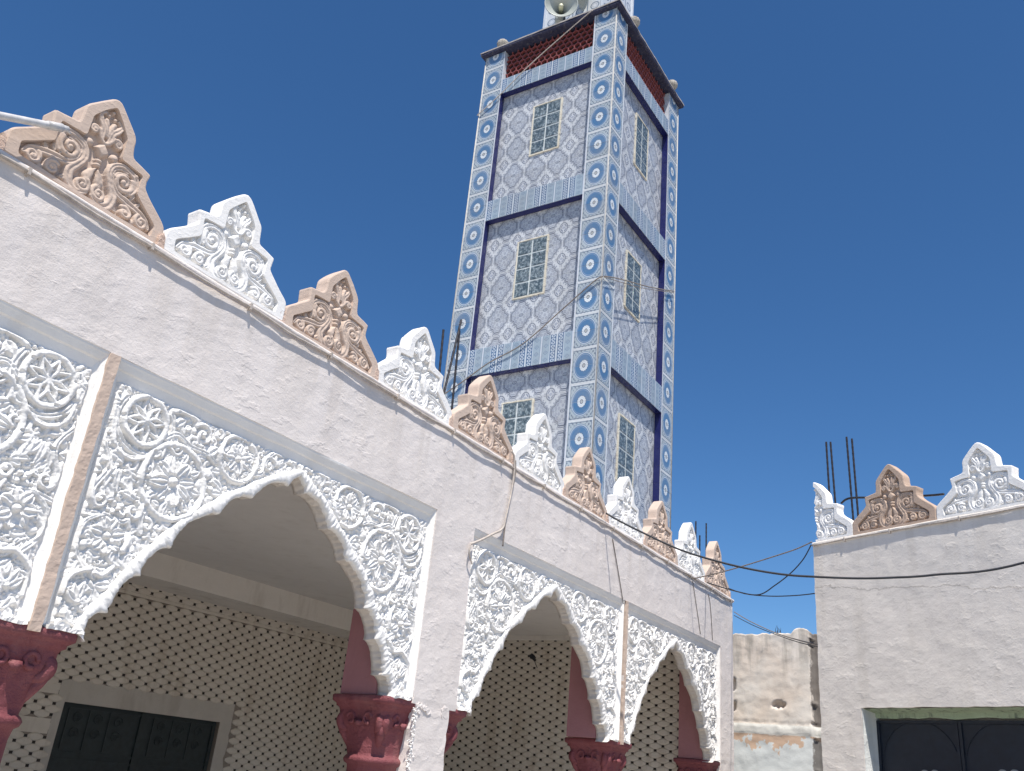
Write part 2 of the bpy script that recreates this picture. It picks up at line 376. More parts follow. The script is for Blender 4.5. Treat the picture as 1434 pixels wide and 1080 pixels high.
# ------------------------------------------------------------------ relief height fields (carved stucco as real geometry)
class HF:
    def __init__(s, x0, x1, y0, y1, res):
        s.x0, s.y0, s.res = x0, y0, res
        s.nx = int(round((x1-x0)/res))+1; s.ny = int(round((y1-y0)/res))+1
        s.X = x0+np.arange(s.nx)*res; s.Y = y0+np.arange(s.ny)*res
        s.H = np.zeros((s.ny, s.nx)); s.fat = 1.0
    def win(s, xa, xb, ya, yb):
        i0 = max(0, int((xa-s.x0)/s.res)); i1 = min(s.nx, int((xb-s.x0)/s.res)+2)
        j0 = max(0, int((ya-s.y0)/s.res)); j1 = min(s.ny, int((yb-s.y0)/s.res)+2)
        return slice(j0, j1), slice(i0, i1)
    def stroke(s, pts, w, h, groove=0.0, flat=0.5):
        pts = np.asarray(pts, float); n = len(pts)
        ws = np.linspace(w[0], w[1], n) if isinstance(w, (tuple, list)) and len(w) == 2 else (np.interp(np.linspace(0, 1, n), np.linspace(0, 1, len(w)), w) if isinstance(w, (tuple, list)) else np.full(n, w))
        ws = ws*s.fat; m = ws.max(); J, I = s.win(pts[:, 0].min()-m, pts[:, 0].max()+m, pts[:, 1].min()-m, pts[:, 1].max()+m)
        X, Y = np.meshgrid(s.X[I], s.Y[J])
        if X.size == 0: return
        best = np.full(X.shape, 9.0)
        for k in range(n-1):
            a, b = pts[k], pts[k+1]; wm = (ws[k]+ws[k+1])/2+1e-6; wl = max(ws[k], ws[k+1])
            i0 = np.searchsorted(X[0], min(a[0], b[0])-wl); i1 = np.searchsorted(X[0], max(a[0], b[0])+wl)
            j0 = np.searchsorted(Y[:, 0], min(a[1], b[1])-wl); j1 = np.searchsorted(Y[:, 0], max(a[1], b[1])+wl)
            if i1 <= i0 or j1 <= j0: continue
            x = X[j0:j1, i0:i1]; y = Y[j0:j1, i0:i1]; d = b-a; L = d@d+1e-12
            t = np.clip(((x-a[0])*d[0]+(y-a[1])*d[1])/L, 0, 1)
            dist = np.hypot(x-a[0]-t*d[0], y-a[1]-t*d[1])/(ws[k]+(ws[k+1]-ws[k])*t+1e-6)
            best[j0:j1, i0:i1] = np.minimum(best[j0:j1, i0:i1], dist)
        p = np.clip(1-best**2.6, 0, 1)**(flat*.85) * h * np.clip(0.55+0.45*m/0.012, 0.5, 1.0)
        if groove: p = p - groove*h*np.exp(-(best/0.28)**2)
        p[best >= 1] = 0
        s.H[J, I] = np.maximum(s.H[J, I], p)
    def ball(s, cx, cy, r, h, rx=None):
        rx = rx or r; J, I = s.win(cx-rx, cx+rx, cy-r, cy+r); X, Y = np.meshgrid(s.X[I], s.Y[J])
        d = ((X-cx)/rx)**2+((Y-cy)/r)**2
        s.H[J, I] = np.maximum(s.H[J, I], np.clip(1-d, 0, 1)**0.5*h*(d < 1))
    def petal(s, cx, cy, ang, r0, L, w, h, ribs=3, dish=0.25):
        R = r0+L; J, I = s.win(cx-R, cx+R, cy-R, cy+R); X, Y = np.meshgrid(s.X[I], s.Y[J])
        ca, sa = math.cos(ang), math.sin(ang); u = (X-cx)*ca+(Y-cy)*sa; v = -(X-cx)*sa+(Y-cy)*ca
        t = (u-r0)/L; ww = w*np.clip(np.sin(np.clip(t, 0, 1)**0.8*math.pi), 0, 1)**0.75+1e-6
        q = v/ww; ok = (t > 0) & (t < 1) & (np.abs(q) < 1)
        p = h*np.clip(1-q**4, 0, 1)**0.5*(1-dish*(1-t)) * (0.80+0.20*np.cos(q*math.pi*ribs))
        p = p*np.clip((1-t)*6, 0.35, 1)
        s.H[J, I] = np.maximum(s.H[J, I], np.where(ok, p, 0))
    def ring(s, cx, cy, r, w, h, a0=0, a1=2*math.pi, ry=None, groove=0.0, w1=None):
        ry = ry or r; t = np.linspace(a0, a1, max(8, int(abs(a1-a0)*10)))
        s.stroke(np.c_[cx+r*np.cos(t), cy+ry*np.sin(t)], w if w1 is None else (w, w1), h, groove)
    def spiral(s, cx, cy, R, a0, turns, w, h, tail=None, ball=True, groove=0.0):
        n = int(abs(turns)*22)+6; t = np.linspace(0, 1, n); a = a0+turns*2*math.pi*t; r = R*(1-t*0.86)
        pts = np.c_[cx+r*np.cos(a), cy+r*np.sin(a)]
        if tail is not None: pts = np.vstack([np.array(catmull(list(tail)+[pts[0], pts[2]], 6))[:-6], pts])
        s.stroke(pts, (w, w*0.55), h, groove)
        if ball: s.ball(cx, cy, max(R*0.30, w*0.8), h*1.15)
    def flower(s, cx, cy, R, n, h, a0=0.0, rib=3, w=None, core=0.2):
        w = w or R*math.pi/n*0.98
        for k in range(n):
            s.petal(cx, cy, a0+2*math.pi*k/n+rng.uniform(-.06, .06), R*0.16, R*0.84*rng.uniform(.92, 1.05), w, h*rng.uniform(.85, 1.05), rib)
        s.H_dip(cx, cy, R*core*1.35, h*0.35); s.ball(cx, cy, R*core, h*1.25)
    def diamond(s, cx, cy, rx, ry, h, flat=.35):
        J, I = s.win(cx-rx, cx+rx, cy-ry, cy+ry); X, Y = np.meshgrid(s.X[I], s.Y[J]); d = 1-np.abs(X-cx)/rx-np.abs(Y-cy)/ry
        s.H[J, I] = np.maximum(s.H[J, I], h*np.where(d > 0, .45+.55*np.clip(d/flat, 0, 1), 0))
    def H_dip(s, cx, cy, r, h):
        J, I = s.win(cx-r, cx+r, cy-r, cy+r); X, Y = np.meshgrid(s.X[I], s.Y[J])
        s.H[J, I] = np.where((X-cx)**2+(Y-cy)**2 < r*r, np.minimum(s.H[J, I], h), s.H[J, I])
    def leaf(s, cx, cy, ang, L, w, h, bend=0.0):
        t = np.linspace(0, 1, 9); a = ang+bend*(t-0.5)
        x = cx+np.cumsum(np.cos(a))*L/9; y = cy+np.cumsum(np.sin(a))*L/9
        s.stroke(np.c_[x, y], [w*.25, w*.8, w, w*.85, w*.5, w*.1], h, groove=0.35)
    def fill(s, ok, n, rad, sizes, h, tries=9000):
        """crowd the free ground with small leaves, buds and curls"""
        cnt = 0
        for _ in range(tries):
            if cnt >= n: break
            j = rng.randint(0, s.ny); i = rng.randint(0, s.nx)
            if not ok[j, i]: continue
            k = int(rad/s.res); w = s.H[max(0, j-k):j+k+1, max(0, i-k):i+k+1]
            if w.max() > 0.0035: continue
            x, y = s.X[i], s.Y[j]; L = rng.uniform(*sizes); t = rng.rand()
            if t < 0.50: a = rng.uniform(0, 6.28); s.leaf(x-math.cos(a)*L/2, y-math.sin(a)*L/2, a, L, L*0.34, h*rng.uniform(.6, 1), rng.uniform(-1.6, 1.6))
            elif t < 0.72: s.spiral(x, y, L*0.42, rng.uniform(0, 6.28), rng.choice([-1, 1])*0.9, L*0.15, h*0.8)
            elif t < 0.88: s.ball(x, y, L*0.26, h*0.9)
            else: s.flower(x, y, L*0.55, 5, h*0.8, rng.uniform(0, 1), 1)
            cnt += 1
    def blur(s, n=1):
        for _ in range(n):
            P = np.pad(s.H, 1, mode='edge'); s.H = (P[:-2, 1:-1]+P[2:, 1:-1]+P[1:-1, :-2]+P[1:-1, 2:]+P[1:-1, 1:-1]*8)/12

def vnoise(shape, cell, seed):
    r = np.random.RandomState(seed); ny, nx = shape; gy, gx = int(ny/cell)+3, int(nx/cell)+3; g = r.rand(gy, gx)-0.5
    y = np.arange(ny)/cell; x = np.arange(nx)/cell; j = y.astype(int); i = x.astype(int); fy = (y-j)[:, None]; fx = (x-i)[None, :]
    fy = fy*fy*(3-2*fy); fx = fx*fx*(3-2*fx)
    a = g[np.ix_(j, i)]; b = g[np.ix_(j, i+1)]; c = g[np.ix_(j+1, i)]; d = g[np.ix_(j+1, i+1)]
    return (a*(1-fx)+b*fx)*(1-fy)+(c*(1-fx)+d*fx)*fy

def hf_mesh(name, hf, keep, mat):
    """height field standing in the XZ plane, relief towards -Y"""
    H = hf.H; ny, nx = H.shape
    cell = keep[:-1, :-1] & keep[1:, :-1] & keep[:-1, 1:] & keep[1:, 1:]
    used = np.zeros_like(keep); used[:-1, :-1] |= cell; used[1:, :-1] |= cell; used[:-1, 1:] |= cell; used[1:, 1:] |= cell
    idx = -np.ones(H.shape, int); idx[used] = np.arange(used.sum())
    X, Y = np.meshgrid(hf.X, hf.Y); co = np.c_[X[used], -H[used], Y[used]].astype(np.float32)
    j, i = np.nonzero(cell); q = np.c_[idx[j, i], idx[j, i+1], idx[j+1, i+1], idx[j+1, i]].astype(np.int32)
    me = bpy.data.meshes.new(name); me.vertices.add(len(co)); me.vertices.foreach_set('co', co.ravel())
    me.loops.add(q.size); me.loops.foreach_set('vertex_index', q.ravel()); me.polygons.add(len(q))
    me.polygons.foreach_set('loop_start', np.arange(0, q.size, 4, dtype=np.int32)); me.polygons.foreach_set('loop_total', np.full(len(q), 4, np.int32))
    me.polygons.foreach_set('use_smooth', np.ones(len(q), bool)); me.update(calc_edges=True); me.validate()
    if mat: me.materials.append(M[mat])
    return me

# ================================================================== SETTING
g = MB(); g.quad((-600, -600, 0), (600, -600, 0), (600, 600, 0), (-600, 600, 0))
g.build('ground', 'lime', None, kind='structure')

# ================================================================== GALLERY
FY = 3.5                                     # front face of the gallery wall
gal = thing('arcade_gallery', 'long off-white gallery with carved white horseshoe arch panels and red capitals', 'gallery', (4, FY, 0))
def gl(name, me_or, **k): return link(name, me_or, gal, **k)
gal_off = Vector((4, FY, 0))
def P(o):                                    # parent to the gallery keeping world placement
    o.parent = gal; o.matrix_parent_inverse = Matrix.Translation(-gal_off); return o
ZT = 1.573+E; ZP = 2.15+E; ZB = 0.40+E
def T(n, *a, **k): return P(rough_slab(n, *a, **k))
def grid_wall(name, x0, x1, z1, holes, y0, dep, mat, noise_, step=.035):
    def lines(a, b_, marks):
        m = sorted({a, b_, *[q for q in marks if a < q < b_]}); out = []
        for p, q in zip(m[:-1], m[1:]): n = max(1, int((q-p)/step)); out += [p+(q-p)*k/n for k in range(n)]
        return out+[b_]
    xs = lines(x0, x1, [h[0] for h in holes]+[h[1] for h in holes]); zs = lines(0, z1, [h[2] for h in holes]+[h[3] for h in holes])
    hole = lambda x, z: any(h[0] < x < h[1] and h[2] < z < h[3] for h in holes)
    nx, nz = len(xs), len(zs); v = []; f = []
    for z in zs:
        for x in xs: dx, dy, dz = noise_(x, z); v.append((x+dx, y0+dy, z+dz))
    solid = np.zeros((nz-1, nx-1), bool)
    for j_ in range(nz-1):
        for i_ in range(nx-1): solid[j_, i_] = not hole((xs[i_]+xs[i_+1])/2, (zs[j_]+zs[j_+1])/2)
    back = {}
    def bk(k):
        if k not in back: back[k] = len(v); v.append((v[k][0], y0+dep, v[k][2]))
        return back[k]
    for j_ in range(nz-1):
        for i_ in range(nx-1):
            if not solid[j_, i_]: continue
            a = j_*nx+i_; q = (a, a+1, a+nx+1, a+nx); f.append(q)
            if i_ == 0 or not solid[j_, i_-1]: f.append((q[0], q[3], bk(q[3]), bk(q[0])))
            if i_ == nx-2 or not solid[j_, i_+1]: f.append((q[2], q[1], bk(q[1]), bk(q[2])))
            if j_ == 0 or not solid[j_-1, i_]: f.append((q[1], q[0], bk(q[0]), bk(q[1])))
            if j_ == nz-2 or not solid[j_+1, i_]: f.append((q[3], q[2], bk(q[2]), bk(q[3])))
    return link(name, mesh(name, v, f, mat))
def n_front(x, z):
    return (.012*fbm(x, 7.7, z, 8)*(z < ZB+.02 and 4.4 < x < 5)+.0015*fbm(x, 2.2, z, 11),
            .005*fbm(x, 0, z, 1.3)+.0018*fbm(x, 1, z, 8)+(.003*fbm(x, 1, z, 6)+.004 if z < ZB else 0), .0012*fbm(x, 5, z, 9))
P(grid_wall('front_wall', -2.2, 10.25, ZP, [(-.362, 2.047, -9, ZT), (2.0925, 4.508, -9, ZT), (4.956, 7.406, -9, ZT), (7.436, 9.84, -9, ZT), (-9, 4.545, -9, ZB-.02), (4.885, 9.84, -9, ZB-.02)], FY, .38, 'wall', n_front))
T('beige_strip', 2.0445, 2.0935, ZB-0.026, ZT-0.002, FY-0.0065, FY+0.3, 'beige', step=0.012, amp=0.003, edge=0.004, fs=9)
T('beige_strip', 7.4035, 7.4385, ZB-0.026, ZT-0.002, FY-0.0065, FY+0.3, 'beige', step=0.012, amp=0.003, edge=0.004, fs=9)
# broken plaster where the pier meets the wall above
b = MB()
for k in range(16):
    x = rng.uniform(4.55, 4.88); z = ZB-0.02+rng.uniform(-0.05, 0.012); r = rng.uniform(0.012, 0.035)
    pts = [(x+r*rng.uniform(.6, 1.1)*math.cos(t), FY-0.001-0.004*rng.rand(), z+r*0.7*rng.uniform(.5, 1.1)*math.sin(t)) for t in np.linspace(0, 6.283, 8)[:-1]]
    i = len(b.v); b.v += pts+[(p[0], FY+0.03, p[2]) for p in pts]; n = len(pts)
    b.f.append(tuple(range(i, i+n))[::-1]); b.f += [(i+a, i+(a+1) % n, i+n+(a+1) % n, i+n+a) for a in range(n)]
P(b.build('broken_plaster', 'wall', kind='stuff'))
# edges of crumbling plaster beside the red capitals
b = MB()
for k in range(420):
    x = 4.545+rng.normal(0, 0.011); z = rng.uniform(0.9, ZB-0.03); r = rng.uniform(0.002, 0.0065)
    b.lathe([(r*.4, -r), (r*rng.uniform(.7, 1.3), -r*.2), (r*rng.uniform(.6, 1.1), r*.6), (r*.2, r)], 5, (x, FY+rng.uniform(.0, .008), z))
P(b.build('plaster_crumbs', 'white', kind='stuff'))

# ---- the carved panel
PC = 3.307; HWR = 1.178; WZ0 = 0.405; WZ1 = 1.50           # panel centre, half width of the relief, bottom and top (relative to the eye)
ARCH = [(1.045, .395), (1.0, .49), (.93, .585), (.868, .70), (.80, .79), (.725, .89), (.65, .975), (.50, 1.105), (.375, 1.20), (.26, 1.28), (.13, 1.362), (0.0, 1.425)]
half = [np.array(p) for p in catmull(ARCH, 12)]
def arc_param(pts):
    s = [0.0]
    for a, b_ in zip(pts[:-1], pts[1:]): s.append(s[-1]+np.linalg.norm(b_-a))
    return np.array(s)
S_ = arc_param(half); NS = 280; TT = np.linspace(0, S_[-1], NS)
HX = np.interp(TT, S_, [p[0] for p in half]); HZ = np.interp(TT, S_, [p[1] for p in half])
dX = np.gradient(HX, TT); dZ = np.gradient(HZ, TT)           # tangent; the opening lies to -x / -z of the right half
cusps = [0.0, 0.16, 0.37, 0.57, 0.90, 1.13, S_[-1]-0.10, S_[-1]+0.1]
def scallop(t):
    for a, b_ in zip(cusps[:-1], cusps[1:]):
        if a <= t <= b_:
            q = (t-a)/(b_-a); return 1-math.sin(math.pi*q)**0.6
    return 0
inn = np.array([0.014+0.044*scallop(t) for t in TT])         # how far the inner edge hangs into the opening
wob = np.array([fbm(t*1.0, 0.3, 0.7, 14, 3) for t in TT])
nX, nZ = -dZ, dX                                              # for the right half this points inward?
mid = NS//2
if (nX[mid]*HX[mid]) > 0: nX, nZ = -nX, -nZ
RX, RZ = HX+nX*(inn+0.006*wob), HZ+nZ*(inn+0.006*wob)         # inner edge (right half)
OX, OZ = HX-nX*(0.026+0.005*wob), HZ-nZ*(0.026+0.005*wob)     # outer edge of the plain rim

hf = HF(-HWR, HWR, WZ0, WZ1, 0.0036); hf.fat = 1.14
def L(fn):                                                    # ornaments are drawn on the left half and mirrored
    fn(hf)
h0 = 0.032
def ornaments(f):
    # medallion with the eight-rayed star
    c = (-.985, 1.355)
    f.ring(*c, .112, .014, h0*1.05); f.ring(c[0]+.004, c[1]-.004, .150, .014, h0*.8, 2.6, 6.9, groove=.5)
    for k in range(8):
        a = k*math.pi/4+0.2; p = lambda r, d: (c[0]+r*math.cos(a+d), c[1]+r*math.sin(a+d))
        f.stroke([p(0, 0), p(.052, .33), p(.102, 0), p(.052, -.33), p(0, 0)], .0078, h0*.95)
        f.ball(*p(.082, math.pi/8), .011, h0*.55); f.ball(*p(.05, 0), .008, h0*.45)
        f.stroke([p(.088, math.pi/8-.15), p(.104, math.pi/8), p(.088, math.pi/8+.15)], .004, h0*.5)
    f.ball(*c, .018, h0*.9)
    # big flower in its ring
    c = (-.765, 1.135)
    f.ring(*c, .175, .014, h0*1.0, groove=.0); f.flower(*c, .135, 8, h0*1.05, 0.2, 4, core=.19)
    f.spiral(c[0]-.02, c[1]+.155, .030, -2.0, 1.1, .010, h0*.9, tail=[(-.86, 1.225), (-.845, 1.30)])
    f.spiral(-.90, 1.235, .028, .5, -1.0, .010, h0*.9, tail=[(-1.13, 1.31), (-1.10, 1.20), (-1.0, 1.165)])
    f.stroke(catmull([(-1.14, 1.36), (-1.115, 1.22), (-1.04, 1.17), (-.95, 1.19)], 8), (.016, .008), h0*.9, groove=.5)
    for a in (3.6, 4.3, 5.2, 5.9, .3, 1.0):
        f.leaf(c[0]+.10*math.cos(a+.4), c[1]+.10*math.sin(a+.4), a+.2, .065, .020, h0*.8, 1.0)
        f.ball(c[0]+.145*math.cos(a), c[1]+.145*math.sin(a), .012, h0*.7)
    # third flower towards the apex
    c = (-.425, 1.365)
    f.ring(*c, .118, .012, h0*.95); f.flower(*c, .088, 7, h0, .5, 3, core=.2)
    for a in np.arange(0, 6.2, .9): f.leaf(c[0]+.075*math.cos(a), c[1]+.075*math.sin(a), a+1.2, .042, .012, h0*.65, .9)
    # scroll between the medallion and the third flower
    f.spiral(-.665, 1.405, .055, 2.6, -1.35, .013, h0*.9, tail=[(-.86, 1.455), (-.79, 1.475), (-.72, 1.462)])
    f.spiral(-.575, 1.44, .030, 1.4, -1.1, .009, h0*.85)
    f.stroke(catmull([(-.86, 1.32), (-.80, 1.36), (-.72, 1.33), (-.62, 1.325), (-.56, 1.30)], 8), (.014, .010), h0*.85, groove=.4)
    f.ball(-.585, 1.235, .034, h0*.85); f.leaf(-.62, 1.20, -1.2, .085, .022, h0*.8, .8); f.leaf(-.56, 1.215, -.5, .10, .022, h0*.8, -.8)
    # scroll and shell beside the apex
    f.spiral(-.225, 1.40, .048, 0.3, 1.3, .012, h0*.9, tail=[(-.14, 1.485), (-.18, 1.47), (-.19, 1.44)])
    f.stroke(catmull([(-.31, 1.32), (-.26, 1.345), (-.245, 1.42), (-.20, 1.475), (-.12, 1.49)], 8), (.013, .011), h0*.95, groove=.3)
    for k in range(5): f.leaf(-.165, 1.415, .2+k*.38, .062, .012, h0*.7, .2)
    f.ball(-.05, 1.475, .022, h0*.9); f.leaf(-.09, 1.45, .9, .075, .020, h0*.9, -.8); f.leaf(0, 1.445, 1.571, .055, .02, h0, 0)
    # leaf bundle left of the big flower
    for k, a in enumerate((-1.9, -1.4, -.9, -.3)): f.leaf(-1.06+.01*k, 1.115, a, .12, .022, h0*.8, .6)
    f.stroke(catmull([(-1.155, 1.20), (-1.10, 1.10), (-1.145, .98), (-1.12, .92)], 8), (.010, .016), h0*.9, groove=.4)
    f.leaf(-.955, 1.00, 1.9, .13, .024, h0*.85, -.6); f.leaf(-.93, .99, 2.9, .09, .02, h0*.8, .8)
    # small four-petal flower with loops
    c = (-1.01, .935); f.flower(*c, .042, 4, h0, .78, 1, w=.018, core=.26)
    f.spiral(-1.10, .955, .040, 3.3, 1.1, .011, h0*.9, tail=[(-1.15, 1.04), (-1.152, .99)]); f.spiral(-.93, .95, .042, .5, -1.1, .012, h0*.9)
    f.stroke(catmull([(-1.15, .88), (-1.06, .895), (-.97, .885), (-.92, .93)], 8), (.014, .010), h0*.8, groove=.4)
    # lower flower
    c = (-1.02, .812); f.flower(*c, .092, 7, h0*1.05, .35, 3, core=.21)
    f.stroke(catmull([(-1.06, .90), (-1.14, .84), (-1.15, .74), (-1.09, .66)], 8), (.008, .014), h0*.9, groove=.3)
    f.stroke(catmull([(-.94, .905), (-.915, .83), (-.93, .77)], 8), (.010, .014), h0*.9)
    for k in range(5): f.leaf(-1.10+.02*k, .70-.008*k, -1.9+.45*k, .075, .018, h0*.75, .4)
    f.stroke(catmull([(-.875, 1.02), (-.885, .94), (-.865, .865)], 8), (.020, .012), h0*.85, groove=.3)
    f.spiral(-.845, .905, .028, 1.8, -1.0, .012, h0*.9)
    # shell at the foot
    f.stroke(catmull([(-1.152, .50), (-1.145, .60), (-1.07, .655), (-1.0, .645), (-.955, .69)], 8), (.012, .010), h0*.95)
    for k, a in enumerate((2.5, 2.0, 1.5, 1.0, .5)): f.leaf(-1.075, .52, a, .085-.006*abs(k-2), .020, h0*.95, .3*(k-2))
    f.spiral(-1.045, .505, .026, 2.0, -1.1, .010, h0*.9); f.ball(-1.075, .52, .016, h0*1.1)
    f.leaf(-1.115, .49, -1.0, .07, .018, h0*.9, .6); f.ball(-1.12, .465, .018, h0*1.0); f.leaf(-1.05, .45, 1.0, .12, .020, h0*.8, .5); f.leaf(-1.08, .43, .5, .09, .016, h0*.7, .8)
ornaments(hf)
XX, YY = np.meshgrid(hf.X, hf.Y)
# free ground between ornaments and arch
zc = np.interp(np.abs(XX), HX[::-1], HZ[::-1], right=-9)
lim = np.interp(YY, HZ, HX)                                   # half opening at this height
above = (YY > 1.425) | (np.abs(XX) > lim)
okf = above & (np.abs(XX) > lim+0.035) | (YY > 1.46)
okl = okf & (XX < 0.01)
hf.fill(okl, 160, .013, (.05, .085), h0*.85)
hf.fill(okl, 320, .007, (.028, .050), h0*.75, 22000)
hf.fill(okl, 420, .004, (.016, .028), h0*.6, 30000)
hf.H = np.maximum(hf.H, hf.H[:, ::-1])
hf.blur(1)
N1 = vnoise(hf.H.shape, 5, 3)*0.0035 + vnoise(hf.H.shape, 2.2, 4)*0.0026 + vnoise(hf.H.shape, 30, 5)*0.008
hf.H = hf.H*(1+vnoise(hf.H.shape, 14, 6)*0.45)*(1-.55*np.clip((vnoise(hf.H.shape, 7, 61)-.33)*9, 0, 1))+N1
ed_ = np.clip((1.168-np.abs(XX))/.018, 0, 1)*np.clip((1.492-YY)/.02, 0, 1); hf.H = hf.H*ed_-.006*(1-ed_)
open_in = (YY < 1.425) & (np.abs(XX) < lim+0.012)
panel_me = hf_mesh('relief', hf, ~open_in, 'white')

# plain rim of the arch and its soffit
def sweep(profile_rows, name, mat, smooth=True):
    v = []; f = []; n = len(profile_rows[0])
    for row in profile_rows: v += row
    for k in range(len(profile_rows)-1):
        for j in range(n-1):
            a = k*n+j; f.append((a, a+1, a+n+1, a+n))
    return mesh(name, v, f, mat, smooth)
def full(a, sgn=1):                                           # left half then right half
    return np.concatenate([sgn*a, a[::-1][1:]]) if sgn == -1 else np.concatenate([a, a[::-1][1:]])
fRX, fRZ = full(RX, -1), full(RZ); fOX, fOZ = full(OX, -1), full(OZ)
rows = []; rows2 = []
BK = 0.125
for k in range(len(fRX)):
    ox, oz, ix, iz = fOX[k], fOZ[k], fRX[k], fRZ[k]
    j = 0.005*fbm(ox*1.0, 1.7, oz, 22, 3); j2 = 0.006*fbm(ix, 5.5, iz, 30, 3)
    lerp = lambda t: (ox+(ix-ox)*t, oz+(iz-oz)*t)
    pr = [(0, .055), (0, .030), (.08, .018), (.28, .013), (.5, .012), (.72, .013), (.93, .019), (1.0, .030), (1.0, .044)]
    rows.append([(lerp(t)[0]+j, y+(j2 if y < .05 else 0), lerp(t)[1]+j) for t, y in pr])
    rows[-1] = [(px_+.0028*fbm(px_, 3.3, pz_, 70, 2), py_+.0035*fbm(px_, py_*30, pz_, 55, 3), pz_+.0028*fbm(px_, 8.3, pz_, 70, 2)) for px_, py_, pz_ in rows[-1]]
    wv = [(0, .042), (.004*math.sin(k*.9), .07), (.006*fbm(ix, 2., iz, 12), .10), (0, BK)]
    rows2.append([(ix+d+j*0.0+(0), y, iz+d) for d, y in wv] + [(ix+(ox-ix)*1.6, BK, iz+(oz-iz)*1.6)])
    rows2[-1][0] = rows[-1][-1]
# feet: close to panel bottom
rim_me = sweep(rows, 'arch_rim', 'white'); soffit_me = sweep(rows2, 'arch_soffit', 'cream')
# back sheet of the panel (so it has thickness)
bk = HF(-HWR-.03, HWR+.03, WZ0, 1.60, 0.03)
bx, bz = np.meshgrid(bk.X, bk.Y); bl = np.interp(bz, HZ, HX); bk.H[:] = -BK+0.001
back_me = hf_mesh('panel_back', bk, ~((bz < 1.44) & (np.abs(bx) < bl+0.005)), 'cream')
# moulded frame: top, left and right, from the wall face back to the relief
def frame_me():
    b = MB(); prof = [(-0.012, 0.012), (0.0, 0.004), (0.010, 0.006), (0.016, 0.010), (0.040, 0.022), (0.046, 0.032), (0.085, 0.046), (0.092, 0.058)]
    xo0, xo1 = -1.2155, 1.198; zt = 1.573
    hw = lambda x: x
    Ls = []
    for s, y in prof:
        q = s*0.55 if True else s
        sL = q*0.9; sR = q*1.0
        pts = []
        nz = 40
        for k in range(nz+1): z = WZ0+(zt-s*1.05-WZ0)*k/nz; pts.append((xo0+sL+0.003*fbm(1, s*3, z, 5), y, z))
        nx = 80
        for k in range(1, nx): x = (xo0+sL)+(xo1-sR-xo0-sL)*k/nx; pts.append((x, y, zt-s*1.05+0.004*fbm(x, s*2, 2, 4)))
        for k in range(nz+1): z = zt-s*1.05-(zt-s*1.05-WZ0)*k/nz; pts.append((xo1-sR+0.003*fbm(9, s*3, z, 5), y, z))
        Ls.append(pts)
    n = len(Ls[0]); v = [p for l in Ls for p in l]; f = []
    for a in range(len(Ls)-1):
        for k in range(n-1): i = a*n+k; f.append((i, i+1, i+n+1, i+n))
    return mesh('frame_moulding', v, f, 'white')
frame_m = frame_me()
PANX = [PC-2.455, PC, PC+2.863, PC+2.863+2.462]
for i, xc in enumerate(PANX):
    o = link('carved_panel', panel_me); o.location = (xc, FY+0.052, E); P(o)
    o['label'] = 'white carved stucco panel with flowers, scrolls and a star medallion'
    for nm, me, dy in (('arch_rim', rim_me, 0), ('arch_soffit', soffit_me, 0), ('panel_back', back_me, 0), ('frame_moulding', frame_m, 0)):
        q = link(nm, me, o, (0, dy-0.052, 0))
        q.data.materials
# ragged plaster lip along the feet of the panels
for xc in PANX:
    for sx in (-1, 1):
        xa, xb = sorted((xc+sx*1.03, xc+sx*1.185))
        T('foot_plaster', xa, xb, WZ0+E-.012, WZ0+E+.006, FY+.002, FY+.058, 'white', step=.006, amp=.012, edge=.007, fs=12)

# ---- capitals and columns
def capital_me():
    b = MB(); n = 48
    def sec(z, hw, sq, bul=0.0):                              # sq 1 square .. 0 round
        out = []
        for k in range(n):
            t = 2*math.pi*(k+.5)/n; c, s = math.cos(t), math.sin(t)
            m_ = max(abs(c), abs(s)); rs = 1/m_; rs = min(rs, 1.30); r = hw*((1-sq)*1.0+sq*rs)
            r += bul*max(0, (abs(math.sin(2*t))-.55)/.45)**2
            r *= 1+0.015*fbm(c, s, z*6, 3)
            out.append((r*c, r*s, z))
        return out
    prof = [(0, .222, 1, 0), (-.006, .228, 1, 0), (-.034, .228, 1, 0), (-.042, .216, 1, 0), (-.050, .206, 1, 0), (-.062, .205, 1, 0), (-.070, .192, 1, 0), (-.085, .188, .95, .0),
            (-.100, .185, .85, .008), (-.125, .182, .75, .015), (-.155, .178, .65, .015), (-.18, .174, .5, .01), (-.205, .170, .4, .004), (-.25, .164, .3, 0), (-.30, .158, .2, 0),
            (-.325, .156, .1, 0), (-.335, .172, 0, 0), (-.350, .180, 0, 0), (-.368, .172, 0, 0), (-.378, .154, 0, 0), (-.42, .148, 0, 0), (-.60, .146, 0, 0)]
    for p in prof: b.v += sec(*p)
    for k in range(len(prof)-1):
        for j in range(n): b.f.append((k*n+j, k*n+(j+1) % n, (k+1)*n+(j+1) % n, (k+1)*n+j))
    b.f.append(tuple(range(n))); b.f.append(tuple((len(prof)-1)*n+j for j in range(n))[::-1])
    return b
